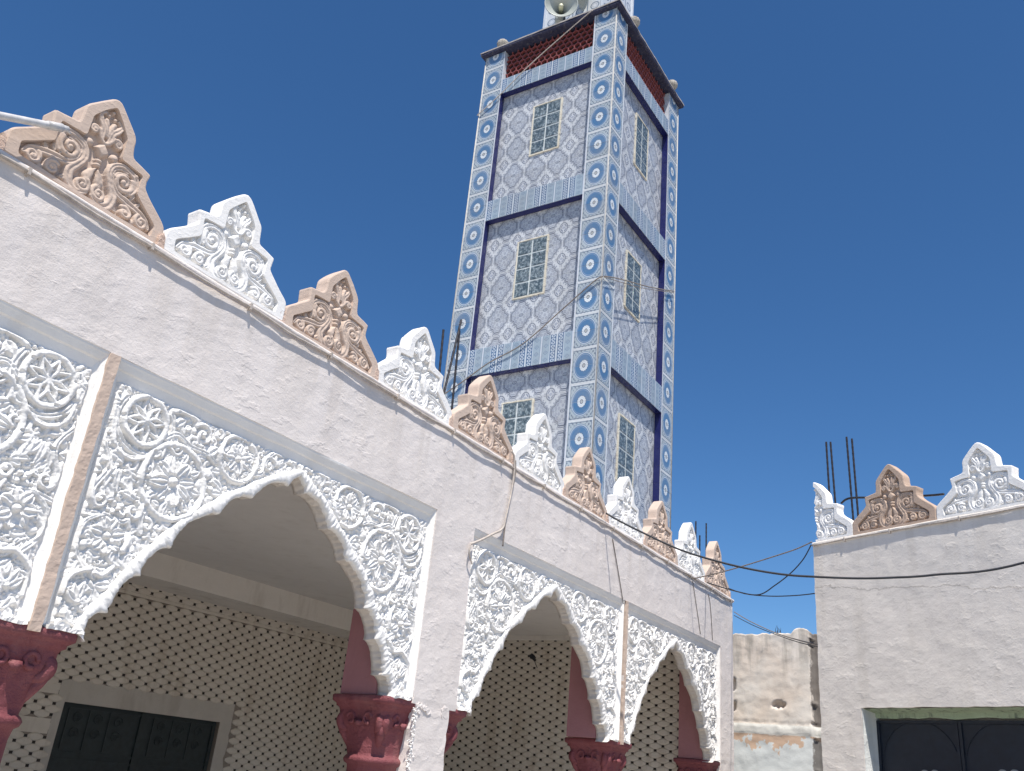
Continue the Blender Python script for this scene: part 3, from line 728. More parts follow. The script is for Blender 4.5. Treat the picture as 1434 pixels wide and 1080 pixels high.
def volutes_me():
    b = MB()
    for k in range(4):                                        # corner scrolls
        a = math.pi/4+k*math.pi/2; d = Vector((math.cos(a), math.sin(a), 0)); s = Vector((-d.y, d.x, 0))
        pts = []; rs = []
        for i in range(26):
            t = i/25; th = -1.9+t*6.6; r = .052*(1-t*.72)
            pts.append(d*(.188+r*math.cos(th)) + Vector((0, 0, -.135+r*math.sin(th)))); rs.append(.026-.006*t)
        for off in (-.016, 0.016): b.tube([p+s*off for p in pts], rs, 8)
        # stalk down the bell
        b.tube([d*.226+Vector((0, 0, -.16)), d*.20+Vector((0, 0, -.20)), d*.165+Vector((0, 0, -.25)), d*.142+Vector((0, 0, -.30))], [.022, .028, .026, .014], 8)
    for k in range(4):                                        # leaf curling out in the middle of each face
        a = k*math.pi/2; d = Vector((math.cos(a), math.sin(a), 0)); s = Vector((-d.y, d.x, 0))
        prof = [(.150, -.30, .030), (.160, -.25, .050), (.170, -.20, .058), (.186, -.16, .050), (.204, -.135, .038), (.210, -.155, .026), (.202, -.168, .012)]
        i0 = len(b.v)
        for r, z, w in prof:
            for q in (-1, -.5, 0, .5, 1): b.v.append(tuple(d*(r-.014*abs(q)**1.5+(.006 if q == 0 else 0))+s*(w*q)+Vector((0, 0, z))))
        for i in range(len(prof)-1):
            for j in range(4): u = i0+i*5+j; b.f.append((u, u+1, u+6, u+5))
        for sg in (-1, 1):                                    # S-shaped side curls
            pts = [d*(.182)+s*(sg*(.065+.028*math.cos(t)))+Vector((0, 0, -.125+.028*math.sin(t))) for t in np.linspace(0, 5.2, 14)]
            b.tube(pts, [.012]*14, 6)
    return b
cap_me = mesh('bell', capital_me().v, capital_me().f, 'red', True); vb = volutes_me(); vol_me = mesh('volutes', vb.v, vb.f, 'red', True)
cb = MB(); cb.lathe([(.13, 0), (.20, .02), (.20, .10), (.16, .14), (.134, .18), (.134, 1.45)], 32); shaft_me = mesh('shaft', cb.v, cb.f, 'red', True)
for i, (x, y) in enumerate([(2.062, FY+.245), (4.505, FY+.245), (4.905, FY+.245), (7.45, FY+.245), (9.86, FY+.245)]):
    c = bpy.data.objects.new('column', None); COL.objects.link(c); c.location = (x, y-.008, 0); P(c)
    link('shaft', shaft_me, c); link('capital', cap_me, c, (0, 0, ZB-.004)); link('capital_scrolls', vol_me, c, (0, 0, ZB-.004))
# painted blocks above the capitals, behind the thin panels
for x0, x1 in ((1.86, 2.25), (4.305, 5.13), (7.17, 7.66), (9.655, 10.2)):
    b = MB(); b.box(x0, x1, FY+BK+.004, FY+.40, ZB, ZT-.001 if x0 not in () else ZT); P(b.build('impost_block', 'pink'))

# ---- inside the gallery
BY = 7.99; EX = 9.95; CZ = 1.70+E
b = MB(); b.box(-2.19, EX-.001, FY-.25, BY-.002, 0.0, .12); P(b.build('floor', 'floor_in'))  # unseen floor, added pale to bounce sunlight up into the gallery
b = MB(); b.box(-2.2, 10.25, FY+.385, 8.25, CZ, CZ+.22); P(b.build('ceiling', 'ceil'))
b = MB(); b.box(-2.2, 10.25, FY+.38, 8.25, CZ+.225, CZ+.26); P(b.build('roof', 'beam'))
b = MB(); b.box(-2.2, EX, 7.44, BY-.004, 1.462+E, CZ-.001); P(b.build('ceiling_beam', 'beam'))
b = MB(); b.box(EX-.05, EX-.004, FY+.42, 7.43, 1.645+E, CZ-.001); P(b.build('ceiling_beam', 'beam'))
b = MB(); b.box(-2.2, 5.2, BY, 8.25, 0, CZ); b.box(7.03, EX, BY, 8.25, 0, CZ); b.box(5.2, 7.03, BY, 8.25, .31+E, CZ)
backw = P(b.build('back_wall', 'grout'))
b = MB(); b.box(EX, 10.24, FY+.385, 8.25, 0, CZ-.001); endw = P(b.build('end_wall', 'grout'))
b = MB(); b.box(-2.4, -2.2, FY, 8.25, 0, ZP); P(b.build('left_wall', 'wall'))

PXT, RZT = 0.1806, 0.0943/2; SXX, SZZ = 0.031, 0.023
def tile_me(proud=0.011):
    a, s, r, c = PXT/2-SXX/2-.001, SZZ/2, RZT-SZZ/2-.001, SXX/2
    o = [(a, -s), (a, s)] + [(a+(c-a)*t, s+(r-s)*(t**.75)) for t in (.33, .66)] + [(c, r), (-c, r)] + [(-(a+(c-a)*t), s+(r-s)*(t**.75)) for t in (.66, .33)] + [(-a, s), (-a, -s)] \
        + [(-(a+(c-a)*t), -s-(r-s)*(t**.75)) for t in (.33, .66)] + [(-c, -r), (c, -r)] + [((a+(c-a)*t), -s-(r-s)*(t**.75)) for t in (.66, .33)]
    n = len(o); v = [(x, 0, z) for x, z in o] + [(x*.97, -proud*.55, z*.93) for x, z in o] + [(x*.72, -proud, z*.62) for x, z in o]
    f = []
    for k in range(n):
        q = (k+1) % n; f.append((k, n+k, n+q, q)); f.append((n+k, 2*n+k, 2*n+q, n+q))
    f.append(tuple(range(2*n, 3*n))[::-1])
    f = [t[::-1] for t in f]
    return v, f
tv, tf = tile_me()
# which tiles can be seen: the sight line must pass through one of the openings
def seen(p):
    d = Vector(p)-CAM
    if d.y <= 0: return False
    t = FY/d.y; x, z = d.x*t, d.z*t
    for xc in PANX:
        if abs(x-xc*0.995) < float(np.interp(z, HZ, HX))-.0 and -1.5 < z < 1.42: return True
    return False
cand = []
j = 0
def border(z): return abs(z-1.375) < .030 or (abs(z-.092) < .052)
for k in range(-16, 32):
    z = 1.346+.0+ -k*RZT + .0
    pass
z = 1.462; row = 0
while z > -1.42:
    for i in range(0, 34):
        x = 4.20+i*PXT+(PXT/2 if row % 2 else 0)
        if abs(z-1.372) < .034: continue
        if x < 5.12:
            if abs(z-.092) < .060 or abs(z-.42) < .05: continue
        if 5.12 < x < 7.03+.20-(0.05 if row % 2 else 0) and z < .50+.04*fbm(x, 1, 1, 3): continue
        if x > EX-.09: continue
        cand.append(('b', x, BY, z+E))
    z -= RZT; row += 1
z = 1.645; row = 0
while z > -1.42:
    for i in range(0, 24):
        y = 7.90-i*PXT-(PXT/2 if row % 2 else 0)
        if y < FY+.44: continue
        cand.append(('e', EX, y, z+E))
    z -= RZT; row += 1
# rows nearest a border line are re-spaced onto it
cand = [c for c in cand]
vis = [c for c in cand if seen(c[1:])]
vis.sort(key=lambda c: (Vector(c[1:])-CAM).length)
single = set(vis[:298])
t_me = [mesh('tile', tv, tf, 'tile') for _ in range(1)][0]
stuff = {'b': MB(), 'e': MB()}; dots = {'b': MB(), 'e': MB()}
rotE = Matrix.Rotation(-math.pi/2, 4, 'Z')                    # faces -x
for c in cand:
    w, x, y, z = c; par = backw if w == 'b' else endw
    jit = rng.uniform(-.0012, .0012)
    if c in single:
        o = bpy.data.objects.new('tile', t_me); COL.objects.link(o); o.parent = par
        o.matrix_parent_inverse = Matrix.Identity(4)
        o.location = (x, y-.0015+jit, z) if w == 'b' else (x-.0015+jit, y, z)
        o.rotation_euler = (rng.normal(0, .006), 0, rng.normal(0, .006)+(0 if w == 'b' else -math.pi/2))
    else:
        s = stuff[w]; i = len(s.v)
        if w == 'b': s.v += [(x+a, y+b_-.0015+jit, z+c_) for a, b_, c_ in tv]
        else: s.v += [(x+b_-.0015+jit, y-a, z+c_) for a, b_, c_ in tv]
        s.f += [tuple(i+k for k in q) for q in tf]
    dx = PXT/2; d = dots[w]
    if w == 'b': d.box(x+dx-SXX/2, x+dx+SXX/2, y-.005, y+.001, z-SZZ/2, z+SZZ/2, 'k')
    else: d.box(x-.005, x+.001, y-dx-SXX/2, y-dx+SXX/2, z-SZZ/2, z+SZZ/2, 'r')
for w, par in (('b', backw), ('e', endw)):
    stuff[w].build('tile_field', 'tile', par, kind='stuff'); dots[w].build('dark_insets', 'dot', par, kind='stuff')
# listel borders
b = MB(); b.box(4.0, EX, BY-.010, BY+.001, 1.372-.018+E, 1.372+.010+E); b.box(4.0, EX, BY-.007, BY+.001, 1.372+.014+E, 1.372+.024+E); b.build('listel', 'tile', backw)
b = MB(); b.box(3.6, 5.115, BY-.004, BY+.001, .030+E, .155+E); b.box(3.6, 5.115, BY-.012, BY+.001, .066+E, .120+E); b.box(3.6, 5.115, BY-.004, BY+.001, .365+E, .475+E); b.box(3.6, 5.115, BY-.012, BY+.001, .40+E, .445+E); b.build('listel', 'tile', backw)
# plaster round the door
b = MB(); yp = BY-.006; NN = 50; n = 0
tp = [(5.12+(7.185-5.12)*k/NN) for k in range(NN+1)]
for x in tp: b.v += [(x, yp, .31+E), (x, yp, .505+E+.018*fbm(x, 1, 3, 4))]
b.f += [(2*k, 2*k+2, 2*k+3, 2*k+1) for k in range(NN)]
for xa, xb, wob in ((7.03, 7.185, .022), (5.2, 5.12, -.006)):
    i0 = len(b.v)
    for k in range(NN+1): z = (.31+E)*(1-k/NN); b.v += [(xa, yp, z), (xb+(wob*fbm(xb, 2, z, 6) if k else 0), yp, z)]
    q = [(i0+2*k, i0+2*k+2, i0+2*k+3, i0+2*k+1) for k in range(NN)]; b.f += q if xb > xa else [t[::-1] for t in q]
me = mesh('door_plaster', b.v, b.f, 'doorpl'); link('door_surround', me, backw)
b = MB(); b.box(5.2, 7.03, BY+.30, BY+.34, 0, CZ); b.build('dark_room_sheet', 'dark', backw)  # dark backing sheet in place of an unlit room beyond the door
# the door
dr = bpy.data.objects.new('door', None); COL.objects.link(dr); dr.location = (6.115, BY+.05, 0); P(dr)
b = MB(); b.box(-.912, .912, 0, .05, 0, .31+E); b.build('door_leaf', 'door', dr)
b = MB()
for x0, x1 in ((-.90, -.86), (-.04, .04), (.86, .90)): b.box(x0, x1, -.02, 0.001, .02, .30+E)
for z in (.29, -.10, -.16, -.75): b.box(-.90, .90, -.016, .001, z-.02+E, z+.0+E)
b.build('door_bars', 'door', dr)
b = MB()
for cx in (-.72, -.50, -.28, .22, .45, .68):
    for cz in (.19, .06):
        pts = [Vector((cx+.055*(1-t*.8)*math.cos(t*9), -.012, cz+E+.055*(1-t*.8)*math.sin(t*9))) for t in np.linspace(0, 1, 20)]; b.tube(pts, .004, 6)
    b.tube([(cx-.1, -.010, -.08+E), (cx-.1, -.010, .27+E)], .005, 6)
for cx in (-.45, .45):
    for r in (.32, .22): b.tube([Vector((cx+r*math.cos(t), -.012, -.62+E+r*1.1*math.sin(t))) for t in np.linspace(0, math.pi, 20)], .009, 6)
b.build('door_scrollwork', 'door', dr)
# dark torn thing stuck on the end wall tiles
q = onX(745, 920, EX-.02); b = MB()
pts = [(-.05, .02), (-.01, .045), (.03, .02), (.055, -.01), (.03, -.05), (.0, -.03), (-.03, -.02)]
i = 0; b.v = [(0, -x, z) for x, z in pts]+[(-.012, -x*.8, z*.8) for x, z in pts]; n = len(pts)
b.f = [tuple(range(n, 2*n))]+[(k, (k+1) % n, n+(k+1) % n, n+k) for k in range(n)]
b.tube([(-.006, -.03, -.03), (-.004, -.06, -.09), (-.004, -.085, -.13)], .004, 5)
o = b.build('rag_scrap', 'darkmetal'); o.location = (EX-.012, q.y, q.z); tag(o, 'small dark scrap hanging on the tiled wall seen through the middle arch', 'scrap')

# ================================================================== MERLONS
OUT = [(.400, 0), (.400, .112), (.382, .134), (.274, .220), (.246, .247), (.252, .300), (.258, .324), (.146, .349), (.139, .395), (.137, .440), (.125, .462), (.060, .533), (.020, .574), (0, .582)]
INN = [(.335, .027), (.343, .092), (.212, .190), (.217, .295), (.093, .306), (.092, .420), (.050, .478), (0, .535)]
def dense(pts, step=0.012):
    out = []
    for a, b_ in zip(pts[:-1], pts[1:]):
        a = np.array(a); b_ = np.array(b_); n = max(1, int(np.linalg.norm(b_-a)/step))
        out += [a+(b_-a)*k/n for k in range(n)]
    return out+[np.array(pts[-1])]
def smooth_poly(p, n=2):
    p = np.array(p)
    for _ in range(n): p = (np.roll(p, 1, 0)+2*p+np.roll(p, -1, 0))/4
    return p
def sym(half_):
    r = dense(half_); l = [np.array((-x, z)) for x, z in r[::-1]][1:]
    return np.array(r+l)                                      # right foot -> peak -> left foot (counter clockwise seen from the front)
def offset_in(p, d):
    n = len(p); t = np.roll(p, -1, 0)-np.roll(p, 1, 0); t /= np.linalg.norm(t, axis=1)[:, None]+1e-9
    return p+np.c_[-t[:, 1], t[:, 0]]*d
def merlon_meshes(seed, cut=None, TH=0.098):
    r = np.random.RandomState(seed)
    o = sym(OUT); bot = [np.array((x, 0.0)) for x in np.linspace(-.388, .388, 40)]
    o = smooth_poly(np.vstack([o, bot[::1]]), 1); o[:, 1] = np.maximum(o[:, 1], 0)
    nz = np.array([[noise.noise(Vector((x*9, z*9, seed))), noise.noise(Vector((x*9, z*9, seed+5)))] for x, z in o])
    chip = np.array([max(0, noise.noise(Vector((x*16, z*16, seed+40)))-.42) for x, z in o]); o = o+nz*.0055-o*np.array([1, .6])*(chip*.10)[:, None]*(o[:, 1:2] > .03)
    i_ = sym(INN); ib = [np.array((x, .027)) for x in np.linspace(-.323, .323, 40)]; i_ = smooth_poly(np.vstack([i_, ib]), 1)
    nz2 = np.array([[noise.noise(Vector((x*12, z*12, seed+9))), noise.noise(Vector((x*12, z*12, seed+2)))] for x, z in i_]); i_ = i_+nz2*.003
    # frame front by triangulating between loops
    bm = bmesh.new()
    of = offset_in(o, .009); fr = 0.0
    A = [bm.verts.new((x, fr, z)) for x, z in of]; B = [bm.verts.new((x, fr, z)) for x, z in i_]
    ea = [bm.edges.new((A[k], A[(k+1) % len(A)])) for k in range(len(A)) if (A[k].co-A[(k+1) % len(A)].co).length > 1e-6]
    eb = [bm.edges.new((B[k], B[(k+1) % len(B)])) for k in range(len(B)) if (B[k].co-B[(k+1) % len(B)].co).length > 1e-6]
    es = ea+eb
    bmesh.ops.triangle_fill(bm, use_beauty=True, use_dissolve=False, edges=es, normal=(0, -1, 0))
    bm.normal_update()
    v = [tuple(x.co) for x in bm.verts]; idx = {x: k for k, x in enumerate(bm.verts)}
    f = [tuple(idx[x] for x in fc.verts) for fc in bm.faces]
    f = [q if (Vector(v[q[1]])-Vector(v[q[0]])).cross(Vector(v[q[2]])-Vector(v[q[0]])).y < 0 else q[::-1] for q in f]
    bm.free()
    def strip(loops):                                         # loops of (poly, y)
        for (p, y), (q, y2) in zip(loops[:-1], loops[1:]):
            a = len(v); n = len(p); v.extend([(x, y, z) for x, z in p]); v.extend([(x, y2, z) for x, z in q])
            for k in range(n): m = (k+1) % n; f.append((a+k, a+n+k, a+n+m, a+m))
    mid_ = offset_in(o, .003)
    strip([(of, 0), (mid_, .003), (o, .010), (o, TH-.008), (offset_in(o, .006), TH)])
    w = offset_in(i_, .006)
    i0 = len(v); n = len(i_)
    v.extend([(x, 0.0, z) for x, z in i_]); v.extend([(x, .034, z) for x, z in w])
    for k in range(n): m = (k+1) % n; f.append((i0+k, i0+m, i0+n+m, i0+n+k))
    ob = offset_in(o, .006); i0 = len(v); v.extend([(x, TH, z) for x, z in ob]); f.append(tuple(range(i0, i0+len(ob))))
    body = mesh('merlon_body', v, f, None)
    # relief
    h = HF(-.345, .345, .018, .56, .0032); hh = .027
    def half_(s):
        S = lambda pts: [(s*x, z) for x, z in pts]; sg = -s
        # big scroll: foot spiral, stem up and over the top, ending in the spiral
        h.stroke(S(catmull([(.012, .052), (.055, .030), (.098, .050), (.112, .105), (.085, .155), (.062, .205), (.072, .252), (.110, .281), (.158, .280), (.195, .255), (.205, .215), (.185, .170)], 8)), [.010, .020, .028, .027, .022, .018, .016, .016, .018, .020, .020, .014], hh, .22)
        t = np.linspace(0, 1, 60); a = .6-2*math.pi*1.6*t
        rr = .050*(1-.85*t); h.stroke(np.c_[s*(.140+rr*np.cos(a)), .208+rr*np.sin(a)], (.016, .009), hh*1.0)
        h.ball(s*.140, .208, .018, hh*1.2)
        for k in range(3): h.stroke(S(catmull([(.080+.010*k, .215-.006*k), (.090+.012*k, .245-.008*k), (.118+.012*k, .262-.012*k), (.150+.008*k, .262-.012*k)], 6)), (.0075, .006), hh*.95)
        h.ball(s*.066, .292, .023, hh*1.05); h.ball(s*.190, .272, .018, hh*1.0)
        # outer sweep with torn leaf edge to the foot scroll
        h.stroke(S(catmull([(.078, .225), (.092, .175), (.130, .138), (.180, .128), (.235, .118), (.290, .098), (.318, .062)], 8)), [.008, .014, .018, .024, .022, .018, .012], hh*.95, .35)
        for x, z, a_ in ((.145, .150, 1.5), (.168, .148, 1.3), (.192, .145, 1.1), (.225, .128, .9)):
            h.leaf(s*x, z, a_ if s > 0 else math.pi-a_, .042, .012, hh*.9, .3*s)
        for cx, cz, R, tr in ((.276, .071, .043, 1.5), (.186, .068, .040, -1.4), (.043, .078, .044, 1.5)):
            t = np.linspace(0, 1, 50); a = 2.2+2*math.pi*tr*t; rr = (R-.008)*(1-.80*t); h.stroke(np.c_[s*(cx+rr*np.cos(a)), cz+rr*np.sin(a)], (.0135, .009), hh*1.05); h.ball(s*cx, cz, .0125, hh*1.15)
        h.ball(s*.235, .045, .020, hh*.7); h.leaf(s*.150, .045, 2.6 if s > 0 else .54, .055, .016, hh*.8)
        # pair of leaves above the foot spirals
        h.stroke(S([(.030, .108), (.031, .130), (.022, .155), (.006, .186)]), [.020, .027, .020, .004], hh*.9, .0)
        # flame ornament at the top
        t = np.linspace(0, 1, 40); a = (2.6-2*math.pi*1.25*t); rr = .022*(1-.7*t)
        h.stroke(np.vstack([np.array(S(catmull([(.004, .330), (.022, .345), (.044, .385)], 5)))[:-1], np.c_[s*(.064+rr*np.cos(a)), .366+rr*np.sin(a)]]), (.013, .009), hh*1.0); h.ball(s*.064, .366, .010, hh*1.1)
        h.stroke(S(catmull([(.020, .350), (.026, .400), (.046, .430), (.058, .462), (.036, .480)], 8)), [.014, .020, .018, .012, .007], hh*1.0, .2)
        h.stroke(S(catmull([(.004, .372), (.012, .420), (.022, .446)], 8)), (.010, .014), hh*.9)
        h.ball(s*.018, .475, .012, hh*.9); h.ball(0, .505, .012, hh*.95)
    half_(1); half_(-1)
    h.H_dip(0, .285, .030, .002); h.diamond(0, .288, .040, .046, hh*1.05)   # kite
    h.ball(0, .230, .014, hh*1.1, .019); h.ball(0, .208, .013, hh*1.05, .018)
    h.blur(1)
    sh = h.H.shape; h.H = h.H*(1+vnoise(sh, 12, seed)*.3)+vnoise(sh, 4, seed+1)*.002+vnoise(sh, 25, seed+2)*.005
    X, Y = np.meshgrid(h.X, h.Y); keep = np.ones(sh, bool)
    ii = offset_in(i_, -.008); px, pz = ii[:, 0], ii[:, 1]; inside = np.zeros(sh, bool)
    for k in range(len(px)):
        m = (k-1) % len(px); cnd = ((pz[k] > Y) != (pz[m] > Y)); dz = pz[m]-pz[k]
        if abs(dz) < 1e-9: continue
        xi = (px[m]-px[k])*(Y-pz[k])/dz+px[k]; inside ^= (cnd & (X < xi))
    rel = hf_mesh('merlon_relief', h, inside, None)
    if cut is not None:
        for me_, fill_ in ((body, True), (rel, False)):
            bm = bmesh.new(); bm.from_mesh(me_); bmesh.ops.remove_doubles(bm, verts=bm.verts, dist=2e-4)
            r_ = bmesh.ops.bisect_plane(bm, geom=bm.verts[:]+bm.edges[:]+bm.faces[:], plane_co=(cut, 0, 0), plane_no=(1, 0, 0), clear_inner=True)
            if fill_: bmesh.ops.triangle_fill(bm, use_beauty=True, edges=[e for e in r_['geom_cut'] if isinstance(e, bmesh.types.BMEdge)])
            bm.to_mesh(me_); bm.free()
    return body, rel
MBODY = [merlon_meshes(q) for q in (11, 29, 53, 77)]
for me in [m for p in MBODY for m in p]: me.materials.append(M['white'])
def merlon(loc, rz, mat, var, label, group, sc=(1, 1, 1), meshes=None, rx=0.0):
    t = thing('merlon', label, 'merlon', loc, rz, group); t.rotation_euler = (rx, 0, rz); t.scale = sc
    for nm, me, y in zip(('slab', 'relief'), meshes or MBODY[var], (0, .031)):
        o = link(nm, me, t, (0, y, 0)); o.material_slots[0].link = 'OBJECT'; o.material_slots[0].material = M[mat]
    return t
mx = [onY(x, y, FY) for x, y in ((222, 335), (395, 440), (525, 532), (632, 600), (715, 653), (787, 697), (848, 738), (902, 770), (948, 798), (988, 826), (1023, 848))]
names = ['beige merlon under the white pipe end, leftmost on the gallery roof', 'white merlon second from the left, with the pipe merlon on its left',
         'beige merlon third from the left, standing clear of the minaret', 'white merlon fourth from left, just left of the bent steel bars',
         'beige merlon in front of the lower left corner of the minaret', 'white merlon in front of the lowest glass block window with loose cable at its foot',
         'beige merlon in front of the minaret near corner', 'white merlon where the thick black cable starts', 'beige merlon at the right foot of the minaret',
         'white merlon before last on the gallery, in front of distant thin bars', 'beige merlon at the far right end of the gallery roof']
PITCHM = 0.8065
for k in range(11):
    xr = 2.137+PITCHM*k; xc = xr-.397
    merlon((xc+.004, FY+.012+rng.uniform(-.004, .004), ZP+.012+(0.012 if k < 2 else 0)), rng.uniform(-.02, .02), 'beige' if k % 2 == 0 else 'white', (0, 1, 2, 3, 1, 2, 3, 0, 1, 3, 2)[k], names[k], 'merlons along the gallery roof',
           (1.0, 1, 1.0+rng.uniform(-.015, .015)), rx=rng.uniform(-.015, .01))
# mortar joints between merlons and the wavy mortar bed under them
def bed(name, L_, seed, y_out=0.013, zt=0.014, mat='wall', parent=None, xf=None):
    b = MB(); n = int(L_/.03); rows_ = []
    for k in range(n+1):
        x = L_*k/n; lo = -.014-.016*max(0, fbm(x, seed, 0, 1.6))-.006*fbm(x, seed, 3, 9); out = y_out*(.55+.9*max(0, .5+fbm(x, seed, 7, 1.9)))+.003*fbm(x, 1, seed, 20)
        rows_.append([(x, .02, zt), (x, -out*.55, zt-.002), (x, -out, zt-.010), (x, -out*.95, lo*.5), (x, -.006, lo), (x, .02, lo-.004)])
    v = [xf(p) for r_ in rows_ for p in r_]; f = []
    for k in range(n):
        for j_ in range(5): a = k*6+j_; f.append((a, a+1, a+7, a+6))
    return link(name, mesh(name, v, f, mat, True), parent)
P(bed('mortar_bed', 11.7, 3, xf=lambda p: (p[0]-1.45, FY+p[1], ZP+p[2]+.002)))
b = MB()
for k in range(12):
    x = 2.137+PITCHM*(k-1)
    pts = [(x-.02, ZP+.012), (x-.022, ZP+.075), (x-.005, ZP+.10), (x+.014, ZP+.085), (x+.02, ZP+.03), (x+.018, ZP+.012)]
    i = len(b.v); b.v += [(p[0], FY+.010-.006*rng.rand(), p[1]) for p in pts]+[(p[0], FY+.10, p[1]) for p in pts]; n = 6
    b.f.append(tuple(range(i, i+n))[::-1]); b.f += [(i+a, i+(a+1) % n, i+n+(a+1) % n, i+n+a) for a in range(n)]
P(b.build('merlon_joints', 'grout_beige', kind='stuff'))

# ================================================================== MINARET
TX, TY = 9.15, 4.857; TW, TD = 2.48, 2.418; DEP = 0.105
mn = thing('minaret', 'tall square minaret clad in blue and white patterned tiles with glass block windows', 'minaret', (TX, TY, 0))
TZ0 = CZ+.262
def mp(name, b_, mat, parent=None, **k):
    o = link(name, mesh(name, b_.v, b_.f, mat, k.pop('smooth', False)), parent or mn, **k)
    return o
# local frame: origin at near corner; face A = the left face (normal -x, runs along +y), face B = the right face (normal -y, runs along +x)
b = MB(); b.box(DEP+.012, TW-.06, DEP+.012, TD-.06, TZ0, 11.0+E); mp('core', b, 'dark')
b = MB(); b.box(DEP+.0098, DEP+.0115, .384, 2.03, 3.0+E, 10.117+E); b.box(.384, 2.07, DEP+.0098, DEP+.0115, 3.0+E, 10.117+E); mp('grout', b, 'trim')
CW = 0.384
LV = [(5.081, 5.494), (7.665, 8.025), (10.117, 10.42)]       # the three bands
TOP = 11.03
# backing masonry of the corner columns and bands (just behind the tiles)
b = MB()
for x0, x1, y0, y1 in ((.008, CW, .008, CW), (.008, CW, TD-CW, TD-.008), (TW-CW-.02, TW-.008, .008, CW), (TW-CW, TW-.008, TD-CW, TD-.008)):
    b.box(x0, x1, y0, y1, TZ0, TOP-.005+E)
for z0, z1 in LV+[(2.6, 2.9)]:
    b.box(.010, DEP+.02, CW, TD-CW, z0+.002+E, z1-.002+E); b.box(CW, TW-CW-.02, .010, DEP+.02, z0+.002+E, z1-.002+E)
    b.box(TW-DEP, TW-.01, CW, TD-CW, z0+E, z1+E); b.box(CW, TW-CW, TD-DEP, TD-.01, z0+E, z1+E)
mp('masonry', b, 'trim')
_cache = {}
def face_tile(name, face, s0, s1, z0, z1, dep, uv0, uv1, mat, th=.0035, tilt=.0):
    """one tile on face A or B spanning s0..s1 along the face; uv at the two corners; gap 2 mm"""
    key = (name, face, round(s1-s0, 4), round(z1-z0, 4), tuple(round(q % 1.0, 3) for q in uv0), tuple(round(a-b_, 3) for a, b_ in zip(uv1, uv0)))
    g_ = .0018; W_, H_ = s1-s0, z1-z0
    if key not in _cache:
        v = []; uv = []
        for d, gg in ((0, g_), (-th+.0015, g_), (-th, g_+.0015)):
            for a, c in ((0, 0), (1, 0), (1, 1), (0, 1)):
                s = (gg if a == 0 else W_-gg); zz = (gg if c == 0 else H_-gg)
                v.append((d, s, zz) if face == 'A' else (s, d, zz)); uv.append((uv0[0]+(uv1[0]-uv0[0])*s/W_, uv0[1]+(uv1[1]-uv0[1])*zz/H_))
        f = []
        for k in range(2):
            for j_ in range(4): m = (j_+1) % 4; f.append((k*4+j_, k*4+m, k*4+4+m, k*4+4+j_))
        f.append((8, 9, 10, 11))
        if face == 'A': f = [q[::-1] for q in f]
        _cache[key] = mesh(name, v, f, mat, False, uv)
    o = bpy.data.objects.new(name, _cache[key]); COL.objects.link(o); o.parent = mn
    dj = rng.uniform(-.0008, .0008)
    o.location = (dep+.0+dj, s0, z0+E) if face == 'A' else (s0, dep+dj, z0+E)
    if tilt: o.rotation_euler = (0, rng.normal(0, tilt), rng.normal(0, tilt)) if face == 'A' else (rng.normal(0, tilt), 0, rng.normal(0, tilt))
    return o
# circle tiles on the corner columns: two tiles (0.25 m) make one block
PH_ = 0.503; ZBLK = 6.207                                     # a block joint height
k0 = -8
TR = .012
for face, cols in (('A', ((TR, CW-.008), (TD-CW+.006, TD-TR))), ('B', ((TR, CW-.008), (TW-CW-.012, TW-TR)))):
    for s0, s1 in cols:
        for k in range(-8, 10):
            zb = ZBLK+(-.0 if face == 'A' else .030)+k*PH_
            for hh_ in (0, 1):
                z0, z1 = zb+hh_*PH_/2, zb+(hh_+1)*PH_/2
                if z0 < TZ0-E: continue
                z1c = min(z1, TOP-.004)
                if z1c-z0 < .02: continue
                face_tile('column_tile', face, s0, s1, z0, z1c, .008, (0.0, hh_*.5), (0.99999, hh_*.5+.5*(z1c-z0)/(PH_/2)*.9999), M['circ'], tilt=.0025)
